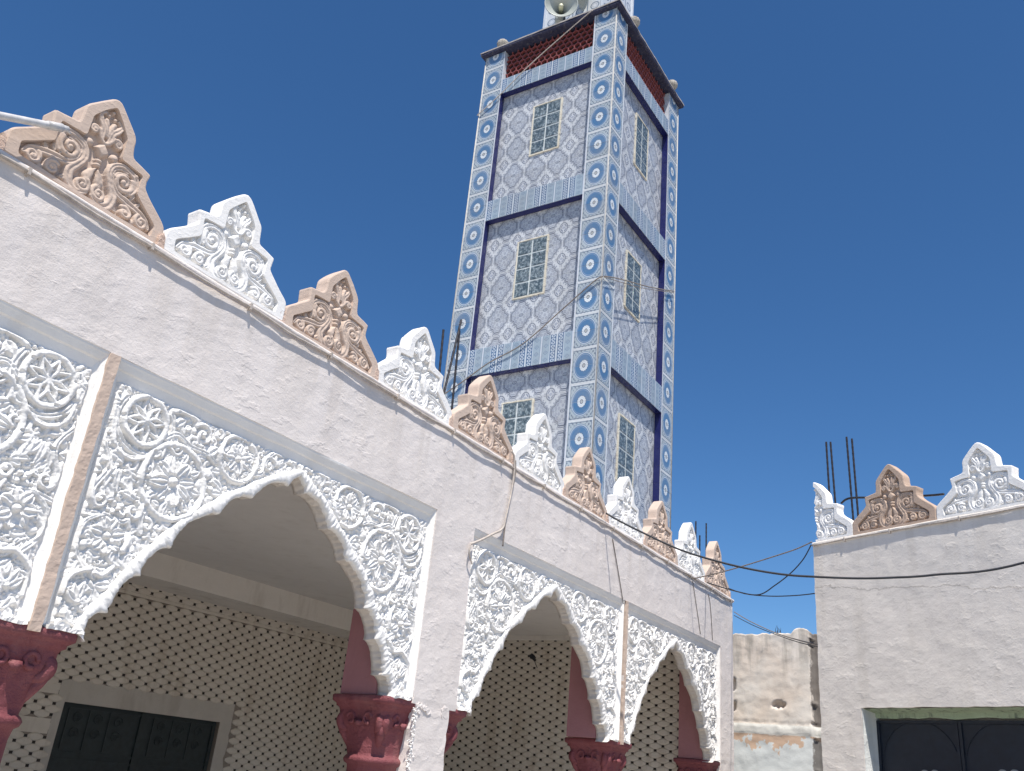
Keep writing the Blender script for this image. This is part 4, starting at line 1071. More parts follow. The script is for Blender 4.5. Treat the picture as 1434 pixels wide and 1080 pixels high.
# white corner beads
for x, y in ((0.004, .004), (.004, TD-.004), (TW-.004, .004)):
    b = MB(); b.tube([(x, y, TZ0), (x, y, TOP-.003+E)], .0085, 8); mp('corner_bead', b, 'bead', smooth=True)
for face in 'AB':
    LL = TD if face == 'A' else TW
    S0, S1 = CW, (TD-CW if face == 'A' else TW-CW-.02)
    b = MB()
    for s in (S0-.006, S1+.003):
        if face == 'A': b.box(-.0015, .004, s-.004, s+.006, TZ0, TOP-.006+E)
        else: b.box(s-.004, s+.006, -.0015, .004, TZ0, TOP-.006+E)
    mp('edge_trim', b, 'trim')
    for z0, z1 in LV:
        n = 7; w = (S1-S0)/n
        for k in range(n): face_tile('band_tile', face, S0+k*w, S0+(k+1)*w, z0, z1, .008, (k*.5, 0), (k*.5+.5, 1), M['band'], tilt=.002)
    # recessed fields
    FZ = [(3.0, 5.081), (5.494, 7.665), (8.025, 10.117)]
    WIN = {'A': [(5.838, 6.299, 3.70, 4.627), (5.822, 6.308, 6.253, 7.185), (5.788, 6.268, 8.753, 9.68)],
           'B': [(10.06, 10.535, 3.70, 4.615), (10.077, 10.55, 6.275, 7.188), (10.20, 10.633, 8.836, 9.80)]}[face]
    for fi, ((z0, z1), wn) in enumerate(zip(FZ, WIN)):
        wo = TY if face == 'A' else TX
        wa, wb = wn[0]-wo, wn[1]-wo
        # pattern grid measured from the photo: medallion centre at y = 6.156 (A)
        su = (6.156-TY) if face == 'A' else (6.156-TY+.06); pz = 5.966 + [-2.585, 0, 2.50][fi]
        PU = 0.388; PV = 0.2575
        s = su-PU/2
        ks = range(int((S0-s)/PU)-1, int((S1-s)/PU)+2); kz = range(int((z0-pz)/PV)-1, int((z1-pz)/PV)+2)
        for k in ks:
            a, c = s+k*PU, s+(k+1)*PU; a_, c_ = max(a, S0+.001), min(c, S1-.001)
            if c_-a_ < .02: continue
            for m in kz:
                d, e = pz+m*PV, pz+(m+1)*PV; d_, e_ = max(d, z0), min(e, z1-.001)
                if e_-d_ < .015: continue
                if a_ > wa and c_ < wb and d_ > wn[2] and e_ < wn[3]: continue
                u_a, u_c = (a_-a)/PU, (c_-a)/PU; v0 = .5+(m % 2)*.5+(d_-d)/PV*.5; v1 = .5+(m % 2)*.5+(e_-d)/PV*.5
                face_tile('field_tile', face, a_, c_, d_, e_, DEP+.010, (u_a+.00005, v0+.00005), (u_c-.00005, v1-.00005), M['field'], tilt=.0012)
        # navy reveals: soffit and jambs, tile by tile
        th = .007
        n = 6; w = (S1-S0)/n
        for k in range(n):
            q = MB(); a, c = S0+k*w+.0015, S0+(k+1)*w-.0015
            if face == 'A': q.box(.010, DEP+.002, a, c, z1-th+E, z1+.001+E)
            else: q.box(a, c, .010, DEP+.002, z1-th+E, z1+.001+E)
            mp('reveal_tile', q, 'navy')
        zz = z0
        kk = 0
        while zz < z1-.03:
            ze = min(zz+.255, z1-th-.001)
            for side in (0, 1):
                q = MB(); a, c = (S0-.001, S0+th) if side == 0 else (S1-th, S1+.001)
                if face == 'A': q.box(.010, DEP+.002, a, c, zz+.0015+E, ze-.0015+E)
                else: q.box(a, c, .010, DEP+.002, zz+.0015+E, ze-.0015+E)
                mp('reveal_tile', q, 'navy')
            zz += .255
        # glass block window
        w_ = bpy.data.objects.new('window', None); COL.objects.link(w_); w_.parent = mn
        w_.location = (DEP+.002, wa, wn[2]+E) if face == 'A' else (wa, DEP+.002, wn[2]+E)
        WW, HH = wb-wa, wn[3]-wn[2]
        q = MB()
        def bx(s0, s1, za, zb_, pr, back=.0):
            if face == 'A': q.box(-pr, .02, s0, s1, za, zb_)
            else: q.box(s0, s1, -pr, .02, za, zb_)
        fr = .020
        # uneven mortar frame
        for k in range(14):
            t0, t1 = k/14, (k+1)/14; jz = rng.uniform(.0, .008)
            bx(-fr+WW*t0*1.0, -fr+(WW+2*fr)*t1, HH-.002, HH+fr*.6+jz, .012+jz*.3); bx(-fr+WW*t0, -fr+(WW+2*fr)*t1, -fr*.7-jz, .002, .012+jz*.2)
        for k in range(20):
            t0, t1 = k/20, (k+1)/20; jx = rng.uniform(0, .009)
            bx(-fr-jx, .003, HH*t0, HH*t1, .011+jx*.3); bx(WW-.003, WW+fr*.6+jx, HH*t0, HH*t1, .011+jx*.2)
        link('mortar_frame', mesh('mortar_frame', q.v, q.f, 'sealant'), w_)
        q = MB(); bx(0, WW, 0, HH, .006); link('joints', mesh('joints', q.v, q.f, 'glassjoint'), w_)
        gw, gh = WW/2, HH/4
        for a in range(2):
            for c in range(4):
                q = MB(); s0, s1, za, zb_ = a*gw+.010, (a+1)*gw-.010, c*gh+.009, (c+1)*gh-.009; cm = .5
                o8 = [(0, .004), (0, .008), (.012, .013), (.05, .010)]; v = []; f = []
                for ins, pr in o8:
                    for (p, r_) in ((0, 0), (1, 0), (1, 1), (0, 1)):
                        s = s0+ins if p == 0 else s1-ins; zz_ = za+ins if r_ == 0 else zb_-ins
                        v.append((-pr, s, zz_) if face == 'A' else (s, -pr, zz_))
                for r_ in range(3):
                    for j_ in range(4): m = (j_+1) % 4; f.append((r_*4+j_, r_*4+m, r_*4+4+m, r_*4+4+j_))
                f.append((12, 13, 14, 15))
                if face == 'A': f = [x[::-1] for x in f]
                link('glass_block', mesh('glass_block', v, f, 'glass'), w_)
    # pierced red parapet under the roof
    z0, z1 = 10.42, TOP-.01; q = MB(); R = .062; th_ = .020; hx = R*math.sqrt(3)
    def seg(p0, p1):
        (a, c), (d, e) = p0, p1
        if not (S0+.01 < (a+d)/2 < S1-.01 and z0 < (c+e)/2 < z1): return
        dx, dz = d-a, e-c; l = math.hypot(dx, dz); nx_, nz_ = -dz/l*.008, dx/l*.008
        P4 = [(a+nx_, c+nz_), (d+nx_, e+nz_), (d-nx_, e-nz_), (a-nx_, c-nz_)]
        i = len(q.v)
        for dd in (.075, .115):
            for s, z in P4: q.v.append((dd, s, z+E) if face == 'A' else (s, dd, z+E))
        q.f += [tuple(i+t for t in u) for u in ((0, 1, 2, 3), (7, 6, 5, 4), (0, 4, 5, 1), (1, 5, 6, 2), (2, 6, 7, 3), (3, 7, 4, 0))]
    nrow = int((z1-z0)/(R*1.5))+2
    for r_ in range(nrow):
        for k in range(int((S1-S0)/hx)+2):
            cx = S0+k*hx+(hx/2 if r_ % 2 else 0); cz = z0+.02+r_*R*1.5
            c6 = [(cx+R*math.cos(math.pi/6+math.pi/3*t), cz+R*math.sin(math.pi/6+math.pi/3*t)) for t in range(6)]
            for t in (0, 1, 5): seg(c6[t], c6[(t+1) % 6])
            for t in range(3): seg((cx, cz), c6[t*2])if r_ % 2 == 7 else None
    mp('red_lattice', q, 'lattice', kind='stuff')
    q = MB()
    if face == 'A': q.box(.16, .18, S0, S1, z0+E, z1+E)
    else: q.box(S0, S1, .16, .18, z0+E, z1+E)
    mp('lattice_shade_sheet', q, 'dark')  # dark sheet stands in for the shaded space behind the lattice
# roof slab with worn edge
def slab_roof():
    b = MB(); o = .066
    P4 = [(-o, -o), (TW+o, -o), (TW+o, TD+o), (-o, TD+o)]; ring_ = []
    for (x0, y0), (x1, y1) in zip(P4, P4[1:]+P4[:1]):
        for k in range(30): t = k/30; ring_.append((x0+(x1-x0)*t, y0+(y1-y0)*t))
    n = len(ring_)
    def lev(z, grow, amp, sd):
        out = []
        for x, y in ring_:
            cx, cy = x-TW/2, y-TD/2; f_ = fbm(x, y, sd, 5)
            out.append((x+math.copysign(1, cx)*grow*(abs(cx) > TW/2-.0)+f_*amp, y+math.copysign(1, cy)*grow*(abs(cy) > TD/2-.0)+f_*amp, z+E+f_*amp*.8))
        return out
    rows_ = [lev(TOP, -.03, .002, 1), lev(TOP+.01, .0, .004, 1), lev(TOP+.040, .0, .008, 2), lev(TOP+.050, .008, .008, 3), lev(TOP+.078, .006, .010, 3), lev(TOP+.086, -.02, .004, 4)]
    for r_ in rows_: b.v += r_
    for k in range(len(rows_)-1):
        for j_ in range(n): m = (j_+1) % n; b.f.append((k*n+j_, k*n+m, (k+1)*n+m, (k+1)*n+j_))
    b.f.append(tuple(range(n))[::-1]); b.f.append(tuple(range((len(rows_)-1)*n, len(rows_)*n)))
    me = mesh('roof_slab', b.v, b.f, 'eave'); me.materials.append(M['eave_top'])
    for p in me.polygons:
        if p.center.z > TOP+.050+E: p.material_index = 1
    link('roof_slab', me, mn)
slab_roof()
# shell-shaped knobs on the roof edge
for x, y in ((.02, 2.12), (.55, -.02), (2.12, -.02)):
    b = MB(); n = 28; prof = [(.05, -.01), (.085, .03), (.098, .075), (.09, .115), (.06, .15), (.015, .168)]; i0 = 0
    for r_, z in prof:
        for j_ in range(n): t = 2*math.pi*j_/n; rr = r_*(1+.06*math.cos(14*t)); b.v.append((rr*math.cos(t), rr*math.sin(t), z))
    for k in range(len(prof)-1):
        for j_ in range(n): b.f.append((k*n+j_, k*n+(j_+1) % n, (k+1)*n+(j_+1) % n, (k+1)*n+j_))
    b.f.append(tuple(range((len(prof)-1)*n, len(prof)*n)))
    o = link('roof_knob', mesh('roof_knob', b.v, b.f, 'finial', True), mn, (x, y, TOP+.11+E))
# lantern on top
lh = .56; b = MB(); cx, cy = TW/2, TD/2
v = []; uv = []; f = []
for k, (a, c) in enumerate((((cx-lh, cy+lh), (cx-lh, cy-lh)), ((cx-lh, cy-lh), (cx+lh, cy-lh)), ((cx+lh, cy-lh), (cx+lh, cy+lh)), ((cx+lh, cy+lh), (cx-lh, cy+lh)))):
    i = len(v)
    for p, z in ((a, TOP+.11), (c, TOP+.11), (c, TOP+2.3), (a, TOP+2.3)): v.append((p[0], p[1], z+E))
    uv += [(0, 0), (4, 0), (4, 8), (0, 8)]; f.append((i, i+1, i+2, i+3))
i = len(v); v += [(cx-lh, cy-lh, TOP+2.3+E), (cx+lh, cy-lh, TOP+2.3+E), (cx+lh, cy+lh, TOP+2.3+E), (cx-lh, cy+lh, TOP+2.3+E)]; uv += [(0, 0)]*4; f.append((i, i+1, i+2, i+3))
lt = link('lantern', mesh('lantern', v, f, 'lantern', False, uv), mn)
b = MB()
for sx in (-1, 1):
    for sy in (-1, 1): b.box(cx+sx*lh-.02, cx+sx*lh+.02, cy+sy*lh-.02, cy+sy*lh+.02, TOP+.11+E, TOP+2.31+E)
link('lantern_trim', mesh('lantern_trim', b.v, b.f, 'trim'), lt)
# merlon stubs of the roof top (brown block at the right of the lantern)
b = MB(); b.box(.42, .62, .30, .50, TOP+.11+E, TOP+.62+E); link('roof_post', mesh('roof_post', b.v, b.f, 'cream'), mn)

# loudspeaker horns
def horn(loc, aim, R, label):
    t = thing('loudspeaker', label, 'loudspeaker', loc, 0, 'horn loudspeakers on the minaret roof')
    t.rotation_euler = Vector(aim).to_track_quat('Z', 'Y').to_euler()
    b = MB(); n = 40; prof = []
    for k in range(13): s = k/12; prof.append((R*(.16+.84*s**2.2), -R*1.25*(1-s)))
    outer = prof; inner = [(r_-.008, z+.004) for r_, z in prof[::-1]]
    allp = outer+[(R*1.035, .0), (R*1.035, .012), (R-.004, .012)]+inner
    for r_, z in allp:
        for j_ in range(n): a = 2*math.pi*j_/n; b.v.append((r_*math.cos(a), r_*math.sin(a), z))
    for k in range(len(allp)-1):
        for j_ in range(n): b.f.append((k*n+j_, k*n+(j_+1) % n, (k+1)*n+(j_+1) % n, (k+1)*n+j_))
    link('bell', mesh('bell', b.v, b.f, 'horn', True), t)
    b = MB(); b.lathe([(R*.11, -R*1.1), (R*.11, -R*.55), (R*.15, -R*.50), (R*.15, -R*.18), (R*.12, -R*.12)], 20); link('core_tube', mesh('core_tube', b.v, b.f, 'hornb', True), t)
    b = MB(); b.lathe([(R*.18, -R*1.75), (R*.34, -R*1.7), (R*.34, -R*1.25), (R*.17, -R*1.18)], 24); link('driver', mesh('driver', b.v, b.f, 'horn', True), t)
    return t
sp = onX(786, 5, 9.35)
t = horn(sp, (-.80, -.50, -.08), .27, 'big pale horn loudspeaker facing the courtyard on top of the minaret')
b = MB(); b.tube([(sp.x+.32, sp.y+.12, TOP+.10+E), (sp.x+.32, sp.y+.12, sp.z+.1)], .02, 8); o = b.build('speaker_post', 'darkmetal'); tag(o, 'dark post carrying the big horn loudspeaker', 'post')
sp2 = onX(818, -2, 9.75)
horn((sp2.x, sp2.y, sp2.z), (.75, -.60, .12), .20, 'second grey horn loudspeaker seen from behind, right of the big horn')

# ================================================================== SIDE BUILDING (right)
NB = Vector((0.91367345, -0.40644903, 0)); DB = Vector((-0.40644903, -0.91367345, 0)); DIST = 6.72
def onB(x, y, d=DIST): v = ray(x, y); return CAM+v*(d/v.dot(NB))
RB = NB*DIST+DB*(-5.25)                                       # its left front corner at the ground
rzb = math.atan2(DB.y, DB.x)
# local frame: x along the face, y into the building
sb = thing('side_building', 'off-white plastered building with green-topped doorway at the right', 'building', (RB.x, RB.y, 0), rzb)
def SBZ(n, *a, **k): o = rough_slab(n, *a, **k); o.parent = sb; return o
ZR = 2.235+E; DX0 = .405; DZ = .812+E; JD = .19
o = grid_wall('face_wall', 0, 3.6, ZR, [(DX0, 9, -9, DZ)], 0, .25, 'wall_r', lambda x, z: (.006*fbm(x, 2.2, z, 7), .006*fbm(x, 0, z, 1.3)+.002*fbm(x, 1, z, 7), .006*fbm(x, 5, z, 7))); o.parent = sb
b = MB(); b.box(0.003, 3.6, .25, 5.0, 0.0, ZR-.03); b.build('building_mass', 'wall_r', sb)
b = MB(); b.box(DX0+.001, DX0+.005, .004, JD+.04, 0, DZ-.003); b.build('door_reveal', 'bluewhite', sb)
# local y axis must point into the building: check handedness
b = MB(); n = 60
rows_ = []
for k in range(n+1):
    x = DX0+.006+(3.18)*k/n; lo = DZ-.062-.012*fbm(x, 2, 2, 4); rows_.append([(x, .02, DZ-.004), (x, .05, DZ-.012-.004*fbm(x, 1, 1, 9)), (x, JD-.02, DZ-.024), (x, JD-.016, lo), (x, JD+.01, lo)])
v = [p for r_ in rows_ for p in r_]; f = [(k*5+j_, k*5+j_+1, k*5+j_+6, k*5+j_+5) for k in range(n) for j_ in range(4)]
link('green_lintel', mesh('green_lintel', v, f, 'green'), sb)
dd = bpy.data.objects.new('metal_door', None); COL.objects.link(dd); dd.parent = sb; dd.location = (DX0+.005, JD, 0)
b = MB(); b.box(0, 3.15, .0, .04, 0, DZ-.075); b.build('door_leaf', 'navy_door', dd)
b = MB()
for x in (.012, .69, .72, 1.41, 1.44): b.box(x-.012, x+.012, -.014, .001, 0, DZ-.078)
b.box(0, 3.15, -.012, .001, DZ-.10, DZ-.078); b.build('door_frame_bars', 'navy_door', dd)
for cx, cz, r_ in ((.36, -.0, .33), (1.06, -.0, .33)):
    b = MB(); b.tube([(cx+r_*math.cos(t), -.004, .40+E+r_*math.sin(t)) for t in np.linspace(0, 2*math.pi, 40)], .003, 6); b.build('pressed_ring', 'navy_door', dd)
for px in (1296, 1310, 1405, 1422):
    q = onB(px, 1084, DIST+JD)-Vector((RB.x, RB.y, 0)); s = q.dot(DB)-(DX0+.005); zc_ = onB(px, 1084, DIST+JD).z
    b = MB(); nn = 24
    for r_, y in ((.040, -.001), (.040, -.008), (.032, -.013), (.0, -.014)):
        for j_ in range(nn): t = 2*math.pi*j_/nn; b.v.append((s+r_*math.cos(t), y, zc_-.010+r_*math.sin(t)))
    for k in range(3):
        for j_ in range(nn): b.f.append((k*nn+j_, k*nn+(j_+1) % nn, (k+1)*nn+(j_+1) % nn, (k+1)*nn+j_))
    b.build('disc', 'disc', dd, smooth=False)
b = MB(); 
bed('mortar_bed', 3.4, 8, y_out=.014, xf=lambda p: (p[0]+.005, p[1], ZR+p[2]+.0), mat='wall_r', parent=sb)
halfm = merlon_meshes(41, cut=0.0)
for me in halfm: me.materials.append(M['white'])
def place_b(s, var, mat, label, meshes=None):
    p = RB+DB*s; merlon((p.x+NB.x*.006, p.y+NB.y*.006, ZR+.012), rzb, mat, var, label, 'merlons along the side building roof', meshes=meshes)
place_b(.03, 0, 'white', 'half white merlon cut off at the corner of the side building', halfm)
place_b(.416+.405, 0, 'beige_far', 'tan merlon between two white ones on the side building')
place_b(1.216+.405, 1, 'white', 'large white merlon at the right edge of the photo on the side building')

place_b(2.016+.405, 2, 'beige_far', 'second tan merlon of the side building, just beyond the large white one')
place_b(2.816+.350, 3, 'white', 'last white merlon at the far right corner of the side building')

# ================================================================== RUINED WALL
RXW = 11.4
rw = thing('old_wall', 'weathered bare wall with a hole and peeling paint between the two buildings', 'wall', (RXW, 3.2, 0))
def ruin_mat():
    m, nt, b_ = newmat('weathered_wall_layers', .9, .2)
    g_ = nt.nodes.new('ShaderNodeNewGeometry'); sp_ = nt.nodes.new('ShaderNodeSeparateXYZ'); nt.links.new(g_.outputs['Position'], sp_.inputs[0])
    z = N(nt, sp_.outputs[2])-E; y = N(nt, sp_.outputs[1]); pos = g_.outputs['Position']
    n1 = noise_n(nt, pos, 2.2, 6, .6); n2 = noise_n(nt, pos, 7, 5, .65); n3 = noise_n(nt, pos, 25, 4, .7)
    c = mixc(nt, n1.gt(.5, .3), (.76, .71, .64), (.72, .62, .52)); c = mixc(nt, n2.gt(.62, .12)*.5, c, (.50, .44, .38))
    mp_ = nt.nodes.new('ShaderNodeMapping'); mp_.inputs['Scale'].default_value = (1, 7, .9); nt.links.new(pos, mp_.inputs['Vector']); st = noise_n(nt, mp_.outputs[0], 1.0, 5, .6)
    c = mixc(nt, st.gt(.52, .16)*z.gt(1.55, .4)*.55, c, (.25, .235, .20))
    low = (z+(n1-.5)*.25).lt(.80, .012)
    c = mixc(nt, low, c, (.62, .45, .33))
    c = mixc(nt, (z+(n1-.5)*.9+(n2-.5)*.2).lt(.70, .012), c, (.66, .69, .68))
    gap = (y+(n2-.5)*.10).lt(2.945, .02); c = mixc(nt, gap*.85, c, (.10, .085, .075))  # dark patch painted for the shade in the gap beside the side building
    ledge = z.band(.80, .915, .01); c = mixc(nt, ledge, c, (.66, .65, .60))
    nt.links.new(c, b_.inputs['Base Color']); bump(nt, b_, n2+n3*.5+low*-.3, .28, .015); return m
M['ruin'] = ruin_mat()
ny_, nz_ = 110, 130; Y0, Y1 = 2.2, 4.6; v = []; f = []
def ztop(y): return 1.985+.035*fbm(y, 1, 1, 2.2)+.02*fbm(y, 2, 5, 9)+(.05 if 2.92 < y < 3.16 else 0)*math.sin((y-2.92)/.24*math.pi)**.5 if 2.92 < y < 3.16 else 1.985+.035*fbm(y, 1, 1, 2.2)+.02*fbm(y, 2, 5, 9)
for j_ in range(nz_+1):
    for i in range(ny_+1):
        y = Y1+(Y0-Y1)*i/ny_; zt_ = ztop(y); z = -1.6+(zt_+1.6)*(j_/nz_)**.62 if j_ < nz_ else zt_
        d = .010*fbm(y, 3, z, 2.5)+.003*fbm(y, 3, z, 14)
        if abs(z-.925) < .02+.01*fbm(y, 0, 0, 20): d += .006*(1+fbm(y, 6, 0, 12))                         # broken groove above the ledge
        elif .80+.02*fbm(y, 1, 0, 3) < z < .92: d -= .007
        hx_, hz_ = (y-3.33)/.085, (z-1.145)/.035
        if hx_*hx_+hz_*hz_+.5*fbm(y, 9, z, 25) < 1: d += .09
        if y < 2.93+.02*fbm(0, 5, z, 8): d += .10                                   # broken right edge, recessed brick
        if y > 3.86 and (abs(z-1.36) < .07 or abs(z-1.10) < .05): d += .07
        v.append((d, y-3.2, z+E))
for j_ in range(nz_):
    for i in range(ny_): a = j_*(ny_+1)+i; f.append((a, a+1, a+ny_+2, a+ny_+1))
top = [nz_*(ny_+1)+i for i in range(ny_+1)]; n0 = len(v)
for k in top: v.append((.35, v[k][1], v[k][2]-.02))
for k in range(ny_): f.append((top[k], top[k+1], n0+k+1, n0+k))
n1_ = len(v); v += [(.35, Y1-3.2, 0), (.35, Y0-3.2, 0)]; f.append((n0, n0+ny_, n1_+1, n1_))
link('masonry', mesh('masonry', v, f, 'ruin', True), rw)
# stub of dead plant on top
b = MB()
for k in range(9):
    a = rng.uniform(-.6, .6); hgt = rng.uniform(.03, .12); b.tube([(.05, .13+.01*k-.04, 1.98+E), (.05, .13+.01*k-.04+a*hgt*.4, 1.98+hgt*.6+E), (.05, .13+.01*k-.04+a*hgt, 1.98+hgt+E)], [.004, .003, .001], 4)
o = b.build('dry_weed', 'rebar'); o.location = (RXW, 3.2, 0); tag(o, 'small dry weed growing on top of the old wall', 'weed')

# ================================================================== STEEL BARS
def bar(p0, p1, r, label, group, bend=0.0):
    p0, p1 = Vector(p0), Vector(p1); b = MB(); n = max(6, int((p1-p0).length/.03)); pts = []; rs = []
    for k in range(n+1):
        t = k/n; pts.append(p0.lerp(p1, t)-p0+Vector((bend*math.sin(t*math.pi), 0, 0))); rs.append(r*(1.0 if k % 2 else 1.18))
    b.tube(pts, rs, 7); o = b.build('steel_bar', 'rebar'); o.location = p0; tag(o, label, 'steel bar', group)
Yr = 4.2
for (x0, y0, x1, y1, l) in ((615.5, 540, 621, 462, 'straight upright steel bar left of the minaret foot, leftmost of the trio'), (620, 540, 646, 448, 'leaning steel bar crossing the lower left minaret corner'),
                            (630, 600, 643.5, 463, 'steel bar upright against the lower left minaret corner, right of the leaning one')):
    a, c = onY(x0, y0, Yr), onY(x1, y1, Yr); a = a+(a-c)*.0; base = Vector((a.x+(a.x-c.x)*.8, Yr, CZ+.2)); bar(base, c, .009, l, 'steel bars sticking up from the roof beside the minaret')
for (x, y, l) in ((974.5, 730, 'tallest left thin steel bar behind the last white merlon'), (980, 750, 'short thin steel bar behind the last gallery merlons'), (989, 733, 'thin steel bar just left of the last beige merlon')):
    c = onY(x, y, Yr); bar((c.x, Yr, CZ+.2), c, .009, l, 'steel bars behind the end of the gallery')
for (x0, y0, x1, y1, l) in ((1162, 700, 1157, 619, 'outer left steel bar behind the half merlon'), (1169.5, 700, 1163, 619, 'second steel bar from the left behind the half merlon'),
                            (1194, 716, 1185.5, 612, 'tall steel bar left of the tan merlon, third from the left'), (1201, 712, 1193, 614.5, 'steel bar closest to the tan merlon')):
    a, c = onB(x0, y0, 7.1), onB(x1, y1, 7.1); a2 = a+(a-c)*.6; a2.z = max(a2.z, ZR-.05); bar(a2, c, .009, l, 'steel bars on the side building roof')

# ================================================================== CABLES, PIPE
def cable(pts, r, mat, label, name='cable', group=None, per=10, n=6):
    P3 = catmull([tuple(p) for p in pts], per); p0 = Vector(P3[0]); b = MB(); b.tube([Vector(p)-p0 for p in P3], r, n)
    o = b.build(name, mat, smooth=True); o.location = p0; tag(o, label, 'cable', group); return o
class VP:                                                     # vertical plane through two plan points
    def __init__(s, a, b_): s.a = Vector((a[0], a[1], 0)); d = Vector((b_[0]-a[0], b_[1]-a[1], 0)); s.n = Vector((-d.y, d.x, 0)).normalized()
    def __call__(s, x, y): v = ray(x, y); return CAM+v*((s.a-Vector((0, 0, 0))).dot(s.n)/v.dot(s.n))
# thick black cable from the eighth merlon across to the right, in front of the side building
q0 = onY(849, 719, FY-.03); qe = onB(1434, 788, 6.35)
vp = VP((q0.x, q0.y), (qe.x, qe.y)); qq = NB*(DIST-.03)+DB*(-5.25+3.2)+Vector((0, 0, qe.z+.36))
cable([q0]+[vp(x, y) for x, y in ((868, 730), (900, 746), (950, 769), (1000, 785), (1050, 797), (1100, 805), (1145, 808), (1200, 810), (1250, 809), (1310, 805))]+[qe, qq], .0085, 'cable', 'thick black cable sagging from the gallery roof across the side building')
GA = (10.22, FY-.02); BA = (8.30, 2.02); vg = VP(GA, BA)
c0 = onY(968, 811, FY-.02)
v1 = VP((c0.x, c0.y), BA)
cable([c0]+[v1(x, y) for x, y in ((1000, 804), (1040, 793), (1085, 779), (1115, 769), (1137, 759))], .006, 'cable_g', 'tan twisted wires slanting from the gallery end up to the side building corner')
cable([onY(990, 816, FY-.02)]+[v1(x, y) for x, y in ((1030, 828), (1062, 833), (1085, 820), (1108, 802), (1125, 783), (1136, 763))], .006, 'cable', 'black wire dipping between gallery end and side building corner', per=14)
cable([v1(x, y) for x, y in ((1020, 824), (1045, 832), (1080, 835), (1115, 834), (1143, 831))], .005, 'cable', 'thin dark wire running level to the side building below the dip')
cable([vg(x, y) for x, y in ((1028, 857), (1050, 870), (1085, 886), (1120, 897), (1146, 903))], .005, 'cable_g', 'upper pale wire crossing in front of the old wall')
cable([vg(x, y) for x, y in ((1028, 862), (1055, 876), (1090, 890), (1120, 900), (1146, 906))], .004, 'cable', 'lower thin wire crossing in front of the old wall')
# cable round the minaret
XA = TX-.022; YA = TY-.022
cable([onX(606, 562, XA), onX(622, 552, XA), onX(650, 533, XA), onX(685, 508, XA), onX(733, 481, XA), onX(790, 431, XA), onX(832, 394, XA), onX(844.5, 387, XA)], .009, 'cable_g', 'grey cable slanting down the left face of the minaret')
cable([onY(846, 387, YA), onY(860, 389, YA), onY(880, 394, YA), onY(905, 401, YA), onY(925, 405, YA), onY(944, 408, YA)], .008, 'cable_g', 'double pale cable sagging across the right face of the minaret')
cable([onY(846, 388, YA-.015), onY(872, 396, YA-.015), onY(900, 403.5, YA-.015), onY(944, 410, YA-.015)], .005, 'cable_g', 'thin cable hugging the sagging one on the right face of the minaret')
cable([onX(830, 15, TX-.10), onX(824, 19, TX-.085), onX(780, 57, TX-.05), onX(740, 93, TX-.03), onX(700, 133, TX-.025), onX(668, 162, TX-.02)], .008, 'cable_w', 'pale cable from the horn loudspeaker down the top left of the minaret')
# side building roof cable
cable([onB(1178, 705, 7.0), onB(1186, 699, 7.0), onB(1200, 697, 7.0), onB(1240, 697, 7.0), onB(1300, 694, 7.0), onB(1322, 692, 7.0)], .010, 'cable', 'dark cable lying behind the tan merlon on the side building roof')
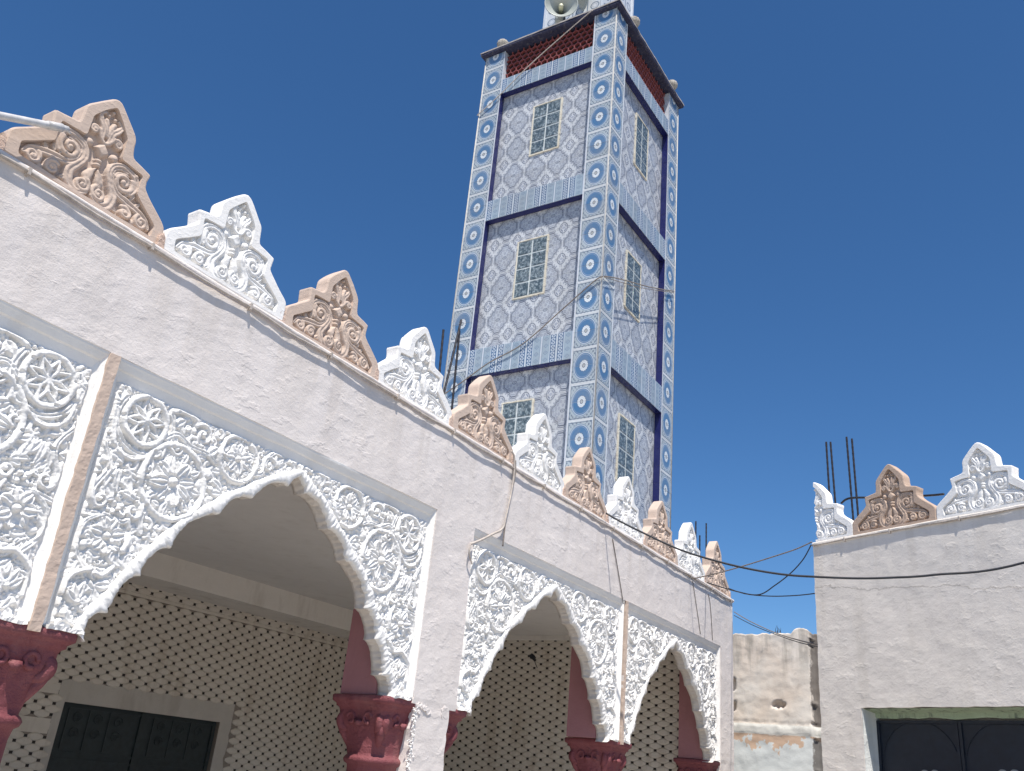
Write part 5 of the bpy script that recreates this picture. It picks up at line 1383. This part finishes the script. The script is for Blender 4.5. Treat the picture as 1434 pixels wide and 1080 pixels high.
# white conduit with clips along the gallery
cd_ = thing('conduit', 'thin cable clipped along the foot of the gallery merlons', 'cable', (1, FY, ZP))
pts = []
for k in range(117):
    x = -.3+k*.09; s_ = .5+.5*math.cos(2*math.pi*(x-.22)/.62); pts.append((x-1, -.020-.003*fbm(x, 0, 0, 3), -.016-.010*(1-s_)+.005*fbm(x, 4, 0, 1.3)))
b = MB(); b.tube(pts, .0075, 6); link('wire', mesh('wire', b.v, b.f, 'cable_w', True), cd_)
ck = MB(); ck.box(-.006, .006, -.010, .034, -.022, .012); ckm = mesh('clip', ck.v, ck.f, 'cable_w')
for k in range(18):
    x = .22+.62*k
    if x < 10.2: link('clip', ckm, cd_, (x-1, -.020, -.010))
cb_ = thing('conduit', 'thin cable clipped along the foot of the side building merlons', 'cable', (RB.x, RB.y, ZR), rzb)
b = MB(); b.tube([(x, -.013-.002*fbm(x, 1, 1, 3), -.012+.006*fbm(x, 4, 4, 1.2)) for x in np.arange(0, 3.4, .08)], .007, 6); link('wire', mesh('wire', b.v, b.f, 'cable_w', True), cb_)
for x in (.35, .80, 1.42, 2.0): link('clip', ckm, cb_, (x, -.013, -.008))
# loose cables hanging on the gallery wall
YF = FY-.022
cable([onY(x, y, YF) for x, y in ((716, 632), (720, 640), (720, 662), (716, 690), (709, 722), (704, 740), (690, 748), (672, 757), (659, 762))], .008, 'cable_w', 'pale cable hanging from the sixth merlon and bending left to the panel corner')
cable([onY(x, y, YF) for x, y in ((722, 645), (721, 668), (714, 700), (708, 730), (704, 765))], .006, 'cable_g', 'short straight cable end dangling over the middle panel')
cable([onY(x, y, YF) for x, y in ((659, 762), (657, 775), (661, 790))], .006, 'cable_w', 'cable tail at the upper left corner of the middle panel')
cable([onY(x, y, FY-.006) for x, y in ((858, 755), (864, 790), (869, 820), (873, 846))], .004, 'cable_g', 'thin wire down the wall above the beige strip of the right hand arches')
for x0, x1, l in ((970, 981, 'left thin wire down the wall near the gallery end'), (992, 998, 'right thin wire down the wall near the gallery end')):
    cable([onY(x0, 813 if x0 < 980 else 832, FY-.006), onY((x0+x1)/2, 850, FY-.006), onY(x1, 888 if x0 < 980 else 897, FY-.006)], .0035, 'cable_g', l, group=None)
# pipe at the upper left
a = onY(95, 181, FY-.030); c = onY(-60, 150, FY-.075)
b = MB(); n = 14; b.tube([(c-a)*(k/n) for k in range(n+1)], [.0125]+[.016]*(n), 14)
pp = thing('pipe', 'white painted pipe poking in from the left over the first merlon', 'pipe', a)
link('tube', mesh('tube', b.v, b.f, 'rod', True), pp)
b = MB(); d_ = (c-a).normalized(); b.tube([d_*.03, d_*.10], [.019, .019], 12); b.tube([d_*-.03+Vector((0, .02, -.01)), d_*.01], [.006, .008], 6); link('collar', mesh('collar', b.v, b.f, 'rod', True), pp)
